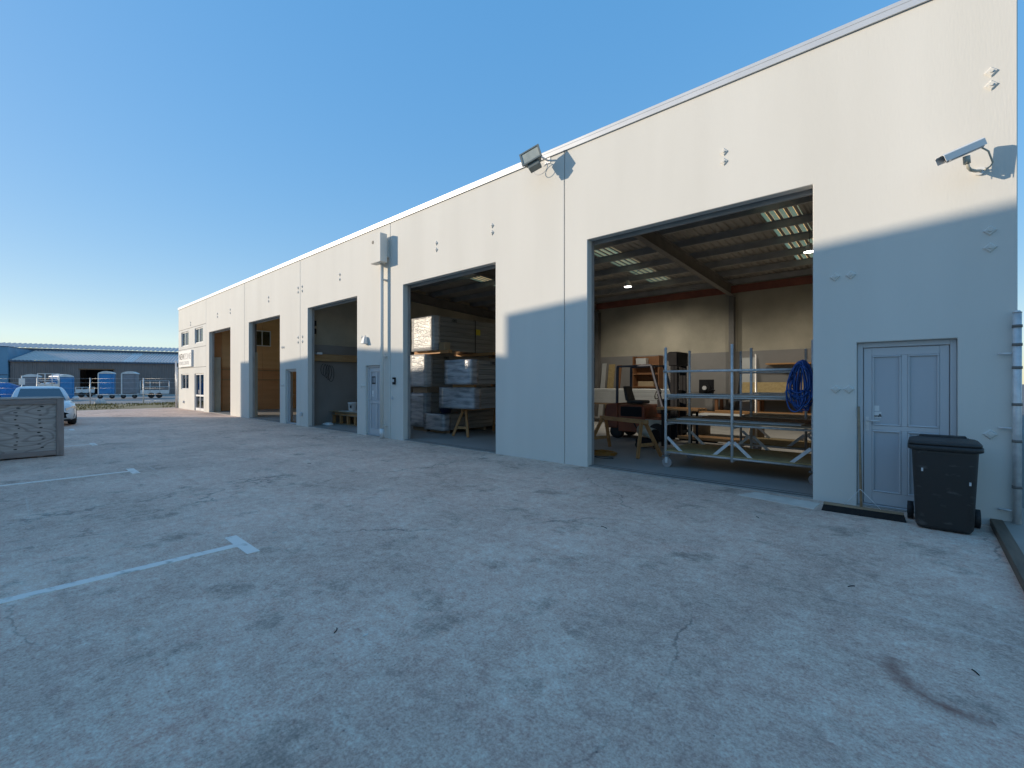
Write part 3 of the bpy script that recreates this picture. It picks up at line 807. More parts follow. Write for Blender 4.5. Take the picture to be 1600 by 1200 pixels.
# ================================================================== THINGS ON THE FACADE
# security camera
cc = thing('security_camera', 'white bullet security camera on a wall bracket above the closed door', 'camera', (.50, 0, 4.02))
cb = MB().cyl((.52, -.001, 4.0), (.52, -.03, 4.0), .045, 14).build('wall_plate', WHITEP, cc)
arm = MB().tube([(.52, -.03, 4.0), (.48, -.14, 3.97), (.43, -.25, 3.96), (.41, -.29, 3.98), (.40, -.30, 4.03)], .017, 8).build('bracket_arm', CREAM, cc)
MB().cyl((.40, -.30, 4.02), (.395, -.305, 4.10), .032, 10).build('swivel', CREAM, cc)
d = Vector((-.205, -.17, -.115)).normalized(); c0 = Vector((.36, -.31, 4.155)); L_ = .22
a_ = d.cross(Vector((0, 0, 1))).normalized(); u_ = a_.cross(d)
def oct_ring(c, w, h):
    return [c + a_ * (w * x) + u_ * (h * z) for x, z in ((-1, -.5), (-.6, -1), (.6, -1), (1, -.5), (1, .5), (.6, 1), (-.6, 1), (-1, .5))]
bd = MB(); bd.rings([oct_ring(c0 - d * L_, .046, .042), oct_ring(c0 + d * L_ * .80, .046, .042)], smooth=False)
body = bd.build('housing', CAP, cc, bevel=.006)
MB().cyl(c0 + d * L_ * .80, c0 + d * (L_ * .83), .032, 14).build('lens', PRINT, body)
shp = [(-.058, -.028), (-.058, .042), (-.038, .058), (.038, .058), (.058, .042), (.058, -.028), (.052, -.028), (.052, .039), (.035, .052), (-.035, .052), (-.052, .039), (-.052, -.028)]
hd = MB(); hd.rings([[c + a_ * x + u_ * z for x, z in shp] for c in (c0 - d * (L_ * 1.02), c0 + d * (L_ * 1.12))], smooth=False)
hd.build('sun_hood', WHITEP, cc)
e0 = c0 - d * L_ * .95 - u_ * .03
MB().tube([e0, e0 + Vector((.06, .04, -.05)), e0 + Vector((.10, .12, -.16)), Vector((.60, -.05, 4.02)), Vector((.54, -.02, 3.99))], .009, 8).build('cable', CREAM, cc)

# floodlight on the parapet edge
fl = thing('floodlight', 'grey floodlight on an arm at the parapet with a looped cable', 'floodlight', (-5.62, 0, 6.12))
MB().box(-5.70, -5.56, -.012, -.001, 6.06, 6.18).build('base_plate', STEEL, fl)
MB().tube([(-5.63, -.01, 6.12), (-5.64, -.18, 6.13), (-5.66, -.34, 6.12)], .02, 8).build('arm', STEEL, fl)
FM = Matrix.Translation((-5.72, -.40, 6.06)) @ Matrix.Rotation(R(20), 4, 'Z') @ Matrix.Rotation(R(-20), 4, 'Y') @ Matrix.Rotation(R(-18), 4, 'X')
hb = MB(); hb.hexa([(-.20, -.06, -.15), (.20, -.06, -.15), (.14, .10, -.11), (-.14, .10, -.11), (-.20, -.06, .15), (.20, -.06, .15), (.14, .10, .11), (-.14, .10, .11)])
FG = mat('floodlight_grey', (.17, .19, .18), (.13, .15, .145), rough=.5, scale=5)
hs_ = hb.build('housing', FG, fl, bevel=.008, xf=FM)
rim = MB()
for q in ((-.215, .215, .13, .165), (-.215, .215, -.165, -.13), (-.215, -.18, -.13, .13), (.18, .215, -.13, .13)):
    rim.box(q[0], q[1], -.085, -.061, q[2], q[3])
rim.build('bezel', FG, hs_, xf=FM)
MB().box(-.179, .179, -.072, -.066, -.129, .129).build('lens_glass', mat('flood_glass', (.42, .43, .36), (.33, .35, .30), rough=.15, coat=.5, scale=9), hs_, xf=FM)
MB().box(-.12, .12, -.04, .10, -.26, -.152).build('driver_box', FG, hs_, bevel=.008, xf=FM)
pts = [(-5.72 + .16 * math.cos(t), -.10 - .14 * (1 - t / 6.5), 5.95 + .13 * math.sin(t)) for t in [R(80) + R(400) * i / 28 for i in range(29)]]
MB().tube(pts, .007).build('cable', STEEL, fl)

# business sign on the office end
sg = thing('business_sign', 'white boxed sign with dark and grey lettering on the office end', 'sign', (-32.9, 0, 2.55))
sgp = MB().box(-34.35, -31.52, -.10, -.002, 2.55, 3.52).build('panel', WHITEP, sg, bevel=.006)
text_mesh('NEW', .52, PRINT, 'lettering', sg, FRONTM(-34.22, -.1025, 3.0), bold=.006)
text_mesh('ZONE', .52, GREYPRINT, 'lettering', sg, FRONTM(-33.02, -.1025, 3.0))
text_mesh('FITNESS CENTRE', .30, GREYPRINT, 'lettering', sg, FRONTM(-34.22, -.1025, 2.68))

# ================================================================== BIN AND BROOM
bn = thing('wheelie_bin', 'scuffed black wheelie bin standing in front of the closed grey door', 'bin', (.205, -.45, 0))
def rr_(cx, cy, w, dd, z, r=.05, n=4):
    out = []
    for sx, sy, a0 in ((1, 1, 0), (-1, 1, 90), (-1, -1, 180), (1, -1, 270)):
        for i in range(n + 1):
            a = R(a0 + 90 * i / n)
            out.append((cx + sx * (w / 2 - r) + r * math.cos(a), cy + sy * (dd / 2 - r) + r * math.sin(a), z))
    return out
cx, cy = .205, -.47
MB().rings([rr_(cx, cy + .03, .42, .44, .012, .06), rr_(cx, cy + .03, .46, .48, .05, .07), rr_(cx, cy, .52, .60, .84, .07), rr_(cx, cy, .53, .61, .90, .07)]).build('body', BLACKP, bn)
MB().rings([rr_(cx, cy, .55, .63, .872, .07), rr_(cx, cy, .59, .66, .885, .07), rr_(cx, cy, .59, .66, .925, .07), rr_(cx, cy, .56, .64, .926, .07)], caps=True).build('rim', BLACKP, bn)
lid = MB().rings([rr_(cx, cy + .01, .57, .65, .929, .07), rr_(cx, cy + .01, .575, .655, .955, .07), rr_(cx, cy + .03, .53, .60, .966, .08), rr_(cx, cy + .05, .44, .50, .974, .08)]).build('lid', BLACKP, bn)
MB().cyl((cx - .22, cy + .36, .955), (cx + .22, cy + .36, .955), .014, 8).build('handle', BLACKP, lid)
MB().box(cx - .20, cx + .20, cy + .27, cy + .345, .945, .995).build('hinge', BLACKP, lid, bevel=.01)
for sx in (-1, 1):
    wx = cx + sx * .275
    wl = MB().cyl((wx - .028, cy + .24, .1), (wx + .028, cy + .24, .1), .1, 20).build('wheel', RUBBER, bn)
    MB().cyl((wx - .031, cy + .24, .1), (wx + .031, cy + .24, .1), .05, 12).build('hub', BLACKP, wl)
MB().cyl((cx - .24, cy + .24, .1), (cx + .24, cy + .24, .1), .012, 8).build('axle', STEEL, bn)
for k in range(9):
    x = cx + random.uniform(-.2, .2); z = random.uniform(.15, .8); yv = cy - .5 * (.45 + .15 * z / .9) + .013
for (x, z) in ((.03, .66), (.40, .55)):
    yv = cy + .03 * (1 - z / .84) - (.24 + .06 * (z - .05) / .79)
    MB().box(x - .008, x + .008, yv - .003, yv + .004, z - .018, z + .018).build('sticker', ALU, bn)

bro = thing('push_broom', 'wide black bristled push broom leaning on the jamb of the closed door', 'broom', (-.5, -.46, 0))
hd = MB(); hd.hexa([(-.91, -.56, .0), (-.10, -.53, .0), (-.11, -.43, .0), (-.90, -.44, .0), (-.89, -.53, .075), (-.125, -.50, .075), (-.125, -.46, .075), (-.89, -.47, .075)])
hd.build('bristles', mat('bristles', (.02, .019, .018), (.012, .011, .011), rough=.9, scale=60, stretch=(6, 1, .4), bump=.8, bscale=60), bro)
MB().hexa([(-.89, -.53, .076), (-.125, -.50, .076), (-.125, -.46, .076), (-.89, -.47, .076), (-.89, -.525, .10), (-.125, -.495, .10), (-.125, -.465, .10), (-.89, -.475, .10)]).build('head', PALLETW, bro)
MB().tube([(-.515, -.485, .09), (-.578, -.02, 1.29)], .014, 10).build('handle', PALLETW, bro)
for sx in (-.68, -.33):
    MB().tube([(sx, -.49, .10), (-.53, -.42, .30)], .004).build('stay', STEEL, bro)

# ================================================================== RIGHT SIDE GATE
gt = thing('pipe_gate', 'galvanised pipe gate and post with wire clips at the warehouse corner', 'gate', (.90, -.06, 0))
MB().cyl((.80, -.06, .07), (.80, -.06, 2.36), .035, 14).build('post', STEEL, gt)
MB().cyl((.80, -.06, 2.36), (.80, -.06, 2.385), .04, 14, r2=.02).build('post_cap', STEEL, gt)
for z in (.45, .95, 1.35, 1.75, 2.0, 2.2):
    MB().cyl((.80, -.06, z), (.80, -.06, z + .03), .041, 12).build('clamp', DSTEEL, gt)
for z in (.2, 1.1, 1.92):
    MB().tube([(.66, -.035, z), (.80, -.05, z)], .012).build('wall_hook', STEEL, gt)
fp = MB().cyl((.905, -.10, .12), (.905, -.10, 2.4), .026, 12); fp.cyl((.905, -.10, 1.6), (3.2, -.10, 1.6), .02, 10); fp.cyl((.905, -.10, .3), (3.2, -.10, .3), .02, 10)
fp.cyl((3.2, -.1, .07), (3.2, -.1, 2.3), .026, 12)
fp.build('gate_frame', STEEL, gt)
wr = MB()
for k in range(26):
    wr.tube([(.905, -.10, .3 + k * .08), (3.2, -.10, .3 + k * .08)], .002, 4)
for k in range(28):
    wr.tube([(.95 + k * .08, -.102, .3), (.95 + k * .08, -.102, 2.3)], .002, 4)
stuff(wr.build('wire_mesh', STEEL, gt))

# ================================================================== BAY 5 INTERIOR
FZ = .018
def rack(name, x0, y0, label, group=None, nspan=2):
    t = thing(name, label, 'trolley rack', (x0, y0, FZ), group)
    sp, dp_ = 1.17, 1.2
    xs = [x0 + i * sp for i in range(nspan + 1)]
    for x in xs:
        for y in (y0, y0 + dp_):
            MB().cyl((x, y, .24), (x, y, 2.25), .024, 12).build('post', STEEL, t)
            MB().cyl((x, y, 2.25), (x, y, 2.262), .026, 12).build('post_cap', STEEL, t)
    xe = xs[-1]
    for y in (y0, y0 + dp_):
        for z in (.30, .86, 1.34, 1.81):
            if z == 1.81 and y > y0: continue
            yy = y + (.03 if z != 1.81 else -.03) * (1 if y == y0 else -1)
            MB().cyl((x0 - .03, yy - .018 * (z == .30), z), (xe + .03, yy - .018 * (z == .30), z), .021, 10).build('rail', STEEL, t)
        for i, x in enumerate(xs):
            for s in (-1, 1):
                if (i == 0 and s < 0) or (i == nspan and s > 0): continue
                MB().beam((x + s * .03, y, .58), (x + s * .31, y, .315), .012, .05).build('brace', STEEL, t)
    for x in xs:
        for z in (.30, .86, 1.34):
            MB().cyl((x, y0, z - .045), (x, y0 + dp_, z - .045), .018, 8).build('cross_bar', STEEL, t)
    for z, m, th in ((.335, OSB, .018), (.90, PALLETW, .02), (1.375, PANEL, .018)):
        MB().box(x0 - .02, xe + .06, y0 - .02, y0 + dp_ + .02, z - .012, z - .012 + th).build('shelf', m, t)
    for x in (xs[0], xs[-1]):
        for y in (y0, y0 + dp_):
            fk = MB().box(x - .05, x + .07, y - .05, y + .05, .215, .238).build('caster', DSTEEL, t)
            for s in (-.036, .036):
                MB().box(x + .0, x + .05, y + s - .004, y + s + .004, .10, .215).build('fork', STEEL, fk)
            MB().cyl((x + .03, y - .024, FZ + .09), (x + .03, y + .024, FZ + .09), .09, 20).build('wheel', mat_wheel, fk)
    return t
mat_wheel = mat('caster_wheel', (.34, .30, .29), (.27, .24, .23), rough=.6, scale=6)
r1 = rack('trolley_rack', -3.55, .92, 'galvanised pipe trolley rack just inside the widest-looking doorway, blue hose on its end')
r2 = rack('trolley_rack', -2.80, 3.0, 'galvanised pipe trolley rack standing behind the rack with the blue hose')
# loose boards on the front rack
tag(MB().box(-3.1, -1.3, 1.55, 2.0, .909, .955).build('timber_board', BROWNW, None, bevel=.003), 'reddish brown board lying on the middle shelf of the front pipe rack', 'board')
tag(MB().hexa([(-3.4, 1.05, .909), (-1.4, 1.1, .909), (-1.4, 1.45, .909), (-3.4, 1.4, .909), (-3.4, 1.05, .925), (-1.4, 1.1, .925), (-1.4, 1.45, .925), (-3.4, 1.4, .925)]).build('sheet_offcut', PANEL), 'pale sheet offcut lying flat on the middle shelf of the front pipe rack', 'board')
sw = MB().rings([rr_(-2.0, 4.05 - .6, .16, .1, 1.384, .03), rr_(-2.0, 4.05 - .6, .13, .08, 1.44, .03), rr_(-2.0, 4.05 - .6, .04, .03, 1.47, .012)])
tag(sw.build('rag', WHITEP), 'small crumpled white rag on the rear pipe rack shelf', 'rag')
# blue hose coil over the front rack's end
hb = MB(); random.seed(3)
for k in range(26):
    cxh = -1.36 + random.uniform(-.035, .05); ph = random.uniform(-.06, .06)
    w = random.uniform(.04, .17); h = random.uniform(.22, .38); yo = random.uniform(-.09, .09)
    top = 1.90 + random.uniform(-.05, .05)
    pts = []
    for i in range(25):
        a = 2 * math.pi * i / 24
        z = top - h + h * math.cos(a)
        x = cxh + w * math.sin(a) * (1.0 - .25 * math.cos(a)) + ph * (top - z)
        pts.append((x, .85 + yo + .02 * math.sin(3 * a + k), z))
    hb.tube(pts, .011, 6)
tag(hb.build('hose_coil', BLUEH), 'thick coil of bright blue air hose hung on the pipe rack', 'hose')

def sawhorse(p, q, h, label, spread=.34, m=PINE, ml=PINEZ):
    p = Vector(p); q = Vector(q); d = (q - p).normalized(); n = Vector((-d.y, d.x, 0))
    t = thing('sawhorse', label, 'sawhorse', (p + q) / 2 + Vector((0, 0, FZ)))
    b = MB().beam(p + Vector((0, 0, h)), q + Vector((0, 0, h)), .05, .09); b.build('top_beam', m, t, bevel=.004)
    for e, s in ((p, 1), (q, -1)):
        for k in (-1, 1):
            top = e + d * s * .14 + n * k * .05 + Vector((0, 0, h - .005))
            bot = e - d * s * .05 + n * k * spread + Vector((0, 0, FZ + .004))
            MB().beam(bot, top, .085, .035, up=d).build('leg', ml, t, bevel=.003)
        a = e + d * s * .03 + n * -.225 + Vector((0, 0, .28)); c = e + d * s * .03 + n * .225 + Vector((0, 0, .28))
        MB().beam(a, c, .022, .07).build('cross_brace', m, t)
    return t
sawhorse((-5.75, 2.25, 0), (-4.28, 1.72, 0), .76, 'orange pine sawhorse beside the forklift')
# orange cord heap
cp = []; random.seed(5)
for i in range(150):
    a = i * .42; rr2 = .12 + .13 * abs(math.sin(i * .13)) + random.uniform(-.02, .02)
    cp.append((-5.22 + 1.5 * rr2 * math.cos(a), 1.35 + rr2 * math.sin(a), FZ + .01 + .02 * (i % 5) / 5 + .0004 * i))
tag(MB().tube(cp, .007, 5).build('extension_cord', CORD), 'orange extension cord heaped on the floor by the sawhorse', 'cord')
cp = [(-4.95 + .22 * math.cos(t), 1.05 + .08 * math.sin(t) * 1.3, FZ + .007) for t in [i * .35 for i in range(22)]]
tag(MB().tube(cp, .006, 5).build('power_lead', RUBBER), 'thin black power lead curled on the floor near the orange cord', 'cord')

# forklift: faces +X
fk = thing('forklift', 'old orange forklift with dark overhead guard parked behind the sawhorse', 'forklift', (-5.85, 4.8, FZ))
FX, FY = -5.85, 4.8
def fb(name, m, x0, x1, y0, y1, z0, z1, bev=.02, par=fk): return MB().box(FX + x0, FX + x1, FY + y0, FY + y1, z0, z1).build(name, m, par, bevel=bev, seg=2)
cw = MB(); pr = [(-.98, .30), (-.98, .80), (-.93, .98), (-.60, 1.02), (-.55, 1.02), (-.55, .30)]
cw.prism([(FX + a, b) for a, b in pr], FY - .52, FY + .52); cw.build('counterweight', ORANGE, fk, bevel=.04, seg=2)
pr = [(-.545, .22), (-.545, .98), (.20, .98), (.26, .92), (.26, .62), (.62, .62), (.78, .74), (.84, .72), (.84, .22)]
MB().prism([(FX + a, b) for a, b in pr], FY - .50, FY + .50).build('chassis', ORANGE, fk, bevel=.02)
fb('battery_panel', DARKM, -.46, .18, -.512, -.502, .66, .93, .004)
fb('battery_panel', DARKM, -.46, .18, .502, .512, .66, .93, .004)
fb('side_stripe', CREAM, .28, .80, -.512, -.502, .40, .60, .003)
fb('number_plate', WHITEP, -.50, -.16, -.506, -.5005, .50, .56, .002)
st_ = fb('seat', SEAT, -.42, .08, -.25, .25, 1.0, 1.10, .04)
MB().hexa([(FX - .46, FY - .24, 1.08), (FX - .36, FY - .24, 1.08), (FX - .36, FY + .24, 1.08), (FX - .46, FY + .24, 1.08), (FX - .56, FY - .2, 1.5), (FX - .49, FY - .2, 1.5), (FX - .49, FY + .2, 1.5), (FX - .56, FY + .2, 1.5)]).build('backrest', SEAT, st_, bevel=.03, seg=2)
cs = MB().tube([(FX + .62, FY, .7), (FX + .50, FY, 1.1), (FX + .42, FY, 1.28)], .035, 8).build('steering_column', DARKM, fk)
ring = [(FX + .42 + .045 * math.cos(t), FY + .17 * math.sin(t), 1.28 + .15 * math.cos(t) * .9) for t in [2 * math.pi * i / 20 for i in range(21)]]
MB().tube(ring, .014, 6).build('steering_wheel', RUBBER, cs)
fb('dashboard', DARKM, .52, .70, -.3, .3, .75, 1.15, .03)
og = None
for s in (-.42, .42):
    g = MB()
    g.beam((FX - .62, FY + s, 1.0), (FX - .60, FY + s, 2.05), .06, .07, up=(0, 1, 0))
    g.beam((FX - .62, FY + s, 2.06), (FX + .42, FY + s, 2.08), .06, .05)
    g.beam((FX + .42, FY + s, 2.07), (FX + .80, FY + s, .75), .06, .07, up=(0, 1, 0))
    og = g.build('overhead_guard', FGUARD, fk, bevel=.008)
for k in range(6):
    x = FX - .58 + k * .19
    MB().beam((x, FY - .42, 2.075), (x, FY + .42, 2.075), .04, .03).build('roof_bar', FGUARD, og)
for (x, r, yy) in ((-.62, .20, .40), (.62, .25, .44)):
    for s in (-1, 1):
        w = MB().lathe((FX + x, FY + s * yy, FZ + r), [(r * .5, -.09), (r * .92, -.09), (r, -.06), (r, .06), (r * .92, .09), (r * .5, .09)], axis=1, n=24).build('wheel', RUBBER, fk)
        MB().lathe((FX + x, FY + s * yy, FZ + r), [(r * .2, -.07), (r * .52, -.075), (r * .52, .075), (r * .2, .07)], axis=1, n=16).build('rim', ORANGE, w)
ms = None
for s in (-.30, .30):
    m_ = MB(); m_.box(FX + .92, FX + 1.02, FY + s - .05, FY + s + .05, .10, 2.20); m_.box(FX + 1.02, FX + 1.10, FY + s - .04, FY + s + .04, .14, 2.32)
    ms = m_.build('mast_rail', DARKM, fk, bevel=.006)
for z in (.4, 1.3, 2.16):
    MB().box(FX + .93, FX + 1.01, FY - .30, FY + .30, z, z + .1).build('mast_crossbar', DARKM, fk)
MB().cyl((FX + .97, FY, .3), (FX + .97, FY, 2.1), .045, 12).build('lift_cylinder', DARKM, fk)
hp = MB(); hp.box(FX + .88, FX + 1.12, FY - .38, FY + .38, 2.05, 2.42); hp.cyl((FX + .86, FY - .2, 2.30), (FX + .86, FY + .2, 2.30), .14, 12)
hp.build('mast_head', DARKM, fk, bevel=.02)
ca = MB(); ca.box(FX + 1.11, FX + 1.16, FY - .48, FY + .48, .25, .32); ca.box(FX + 1.11, FX + 1.16, FY - .48, FY + .48, .62, .70)
for k in range(5): ca.box(FX + 1.115, FX + 1.145, FY - .46 + k * .22, FY - .42 + k * .22, .321, .619)
ca.build('carriage', DARKM, fk)
for s in (-.3, .3):
    f_ = MB(); f_.box(FX + 1.162, FX + 1.20, FY + s - .06, FY + s + .06, .10, .72); f_.box(FX + 1.20, FX + 2.1, FY + s - .06, FY + s + .06, .10, .14)
    f_.build('fork', DARKM, fk)
fb('step_plate', DARKM, .26, .60, -.56, -.50, .26, .30, .004)

# torpedo heater on the floor
ht = thing('space_heater', 'white torpedo space heater on a dark wheeled base near the forklift', 'heater', (-4.85, 2.95, FZ))
MB().cyl((-5.12, 3.12, .44), (-4.66, 2.86, .38), .13, 18).build('barrel', CREAM, ht)
MB().cyl((-4.67, 2.866, .381), (-4.61, 2.832, .373), .125, 18).build('outlet', DARKM, ht)
MB().box(-5.15, -4.65, 2.86, 3.12, .10, .26).build('fuel_tank', DARKM, ht, bevel=.04, seg=2)
for yy in (2.84, 3.14):
    MB().cyl((-5.05, yy - .02, FZ + .08), (-5.05, yy + .02, FZ + .08), .08, 16).build('wheel', RUBBER, ht)
MB().tube([(-4.7, 2.9, .12), (-4.66, 2.88, FZ + .01)], .015).build('foot', DARKM, ht)
MB().tube([(-5.1, 3.1, .3), (-5.3, 3.2, .5), (-5.4, 3.25, .62)], .014).build('handle', DARKM, ht)

# long white wrapped panels on trestles behind the forklift
def bearer(x0, x1, y0, y1, z0, z1, label, m=PINE):
    return tag(MB().box(x0, x1, y0, y1, z0, z1).build('timber_bearer', m, None, bevel=.004), label, 'timber')
tb = thing('trestle_table', 'long low steel trestle table carrying white panels at the back', 'table', (-9.5, 9.0, FZ))
MB().box(-12.6, -6.4, 8.5, 9.6, .74, .80).build('top', PALLETW, tb)
for x in (-12.3, -10.4, -8.5, -6.6):
    for y in (8.6, 9.5):
        MB().box(x - .04, x + .04, y - .04, y + .04, FZ, .74).build('leg', STEEL, tb)
for k in range(4):
    dx = random.uniform(-.08, .08)
    tag(MB().box(-12.5 + dx, -6.5 + dx, 8.52, 9.55, .802 + k * .14, .94 + k * .14).build('insulation_pack', PANEL, None, bevel=.01),
        ['white wrapped panel lowest in the pile on the trestle table', 'second white panel up in the pile on the trestle table',
         'third white panel up in the pile on the trestle table', 'white wrapped panel topmost in the pile on the trestle table'][k], 'panel', 'white panels on the trestle table')
# cabinet, boards, bench along the rear wall
cab = thing('shelf_cabinet', 'tall brown wooden shelf cabinet against the rear wall', 'cabinet', (-8.75, 11.2, FZ))
MB().box(-9.35, -8.15, 11.40, 11.43, FZ, 2.75).build('back_panel', BROWNW, cab)
for x in (-9.35, -8.19): MB().box(x, x + .04, 11.0, 11.398, FZ, 2.75).build('side_panel', BROWNW, cab)
for z in (.1, .75, 1.4, 1.95, 2.35): MB().box(-9.308, -8.192, 11.0, 11.398, z, z + .04).build('shelf', BROWNW, cab)
tag(MB().box(-9.2, -8.75, 11.02, 11.3, 2.391, 2.66).build('carton', PANEL, None, bevel=.006), 'white carton on the top shelf of the brown cabinet', 'carton')
tag(MB().box(-9.1, -8.4, 11.02, 11.3, 1.441, 1.66).build('carton', CARD, None, bevel=.006), 'long cardboard carton on a lower shelf of the brown cabinet', 'carton')
for i, (x, w, h, m, lab) in enumerate(((-11.1, .22, 2.5, PANEL, 'narrow white board leaning against the rear wall'), (-10.75, .32, 2.45, OSB, 'yellowish board leaning on the rear wall beside the white one'), (-10.3, .2, 2.4, BROWNW, 'brown plank leaning against the rear wall near the cabinet'), (-5.05, .5, 2.55, PANEL, 'tall white board leaning beside the rear steel column'))):
    tag(MB().hexa([(x, 11.0, FZ), (x + w, 11.0, FZ), (x + w, 11.03, FZ), (x, 11.03, FZ), (x + .03, 11.36, h), (x + w + .03, 11.36, h), (x + w + .03, 11.39, h), (x + .03, 11.39, h)]).build('leaning_board', m), lab, 'board')
wb = thing('workbench', 'rough timber workbench along the rear wall behind the pipe racks', 'workbench', (-4.0, 10.7, FZ))
MB().box(-7.2, -1.4, 10.2, 10.98, 1.0, 1.06).build('top', PALLETW, wb)
for x in (-7.0, -5.6, -4.2, -2.8, -1.6):
    for y in (10.28, 10.88): MB().box(x - .05, x + .05, y - .05, y + .05, FZ, 1.0).build('leg', BROWNW, wb)
MB().box(-7.1, -1.5, 10.25, 10.95, .42, .46).build('lower_shelf', PALLETW, wb)
tag(MB().hexa([(-4.9, 10.72, 1.061), (-2.55, 10.72, 1.061), (-2.55, 10.75, 1.061), (-4.9, 10.75, 1.061), (-4.88, 10.95, 1.62), (-2.55, 10.95, 1.62), (-2.55, 10.975, 1.62), (-4.88, 10.975, 1.62)]).build('plywood_sheet', OSB), 'tan plywood sheet stood on edge on the rear workbench', 'board')
dsaw = thing('bench_saw', 'black bench saw on the rear workbench in front of the wall', 'saw', (-6.1, 10.55, 1.061))
MB().box(-6.45, -5.8, 10.3, 10.8, 1.062, 1.16).build('base', DARKM, dsaw, bevel=.02)
MB().cyl((-6.1, 10.5, 1.42), (-6.1, 10.6, 1.42), .19, 20).build('blade_guard', DARKM, dsaw)
MB().cyl((-6.1, 10.44, 1.40), (-6.1, 10.5, 1.40), .08, 14).build('motor', STEEL, dsaw)
MB().box(-6.4, -5.85, 10.75, 10.79, 1.161, 1.72).build('back_plate', DARKM, dsaw)
MB().tube([(-6.0, 10.5, 1.2), (-5.8, 10.45, 1.35), (-5.7, 10.4, 1.3)], .025).build('handle', DARKM, dsaw)
ws = thing('timber_shelf', 'pine wall shelf on brackets high on the rear wall', 'shelf', (-2.9, 11.1, 2.2))
MB().box(-4.1, -1.2, 10.85, 11.435, 2.25, 2.30).build('shelf_board', PINE, ws)
for x in (-3.2, -1.9):
    MB().box(x - .03, x + .03, 11.38, 11.435, 1.6, 2.249).build('bracket_post', BROWNW, ws)
    MB().beam((x, 10.95, 2.225), (x, 11.39, 1.75), .05, .05).build('bracket_strut', BROWNW, ws)
for k, (x0, x1, z, lab) in enumerate(((-6.6, -3.6, .47, 'long pine plank on the lower shelf of the rear workbench'), (-5.6, -2.6, .53, 'upper pine plank on the lower shelf of the rear workbench'))):
    tag(MB().box(x0, x1, 10.1, 10.5, z, z + .05).build('pine_plank', PINE, None, bevel=.003), lab, 'plank')
# low pile of white sheets on bearers in the sun patch
for i, x in enumerate((-4.9, -3.4, -1.9)):
    bearer(x, x + .1, 6.0, 7.2, FZ, .44, ['upright-sided bearer block at the left under the white sheets', 'middle bearer block under the white sheets behind the racks', 'bearer block at the right under the white sheets'][i], PALLETW)
for k in range(3):
    tag(MB().box(-5.1 + k * .05, -1.3 + k * .04, 5.95 + k * .02, 7.25, .442 + k * .075, .515 + k * .075).build('white_sheet', PANEL, None, bevel=.006),
        ['bottom sheet of the low white pile behind the racks', 'middle sheet of the low white pile behind the racks', 'top sheet of the low white pile behind the racks'][k], 'sheet', 'white sheets behind the racks')
# timber planks catching the sun beside the forklift forks
for k in range(3):
    tag(MB().box(-4.7 + .1 * k, -3.1 + .05 * k, 4.35 + .16 * k, 4.5 + .16 * k, .145 + .0, .22).build('pine_plank', PINE, None, bevel=.003),
        ['front pine plank lying across the forklift forks', 'middle pine plank lying across the forklift forks', 'rear pine plank lying across the forklift forks'][k], 'plank', 'planks on the forks')
pk = thing('plank_stand', 'dark steel stand holding pale planks beside the forklift mast', 'stand', (-4.0, 3.6, FZ))
for x in (-4.75, -4.05):
    for y in (3.55, 3.95): MB().box(x - .025, x + .025, y - .025, y + .025, FZ, .88).build('leg', DARKM, pk)
    MB().box(x - .03, x + .03, 3.5, 4.0, .88, .92).build('bearer', DARKM, pk)
for k in range(3):
    tag(MB().box(-4.9 + .03 * k, -3.88 + .03 * k, 3.52 + .155 * k, 3.66 + .155 * k, .922, .985).build('pine_plank', PINE, None, bevel=.003),
        ['front pale plank on the dark steel stand', 'middle pale plank on the dark steel stand', 'back pale plank on the dark steel stand'][k], 'plank', 'planks on the steel stand')

# lit high-bay lamps
def highbay(x, y, z, label):
    t = thing('highbay_lamp', label, 'lamp', (x, y, z), 'lit high-bay lamps')
    sh_ = MB().lathe((x, y, z), [(.05, .22), (.07, .17), (.14, .03), (.145, 0.0), (.138, 0.0), (.06, .16), (.02, .17)], n=20).build('shade', STEEL, t)
    MB().cyl((x, y, z + .005), (x, y, z + .02), .125, 20).build('lit_diffuser', LAMPE, t)
    MB().cyl((x, y, z + .22), (x, y, zr(y) - .21), .008, 6).build('hanger', DSTEEL, t)
    l = bpy.data.lights.new('highbay_light', 'SPOT'); l.energy = LAMP_W; l.spot_size = R(132); l.spot_blend = .6; l.shadow_soft_size = .18; l.color = (1, .95, .84)
    lo = bpy.data.objects.new('highbay_light', l); COL.objects.link(lo); lo.parent = t; lo.location = (0, 0, -.02); lo.rotation_euler = (R(24), 0, 0)
    return t
LAMP_W = 230
highbay(-7.8, 7.6, 5.05, 'lit high-bay lamp hanging over the forklift')
highbay(-2.1, 6.5, 4.98, 'lit high-bay lamp hanging over the pipe racks')

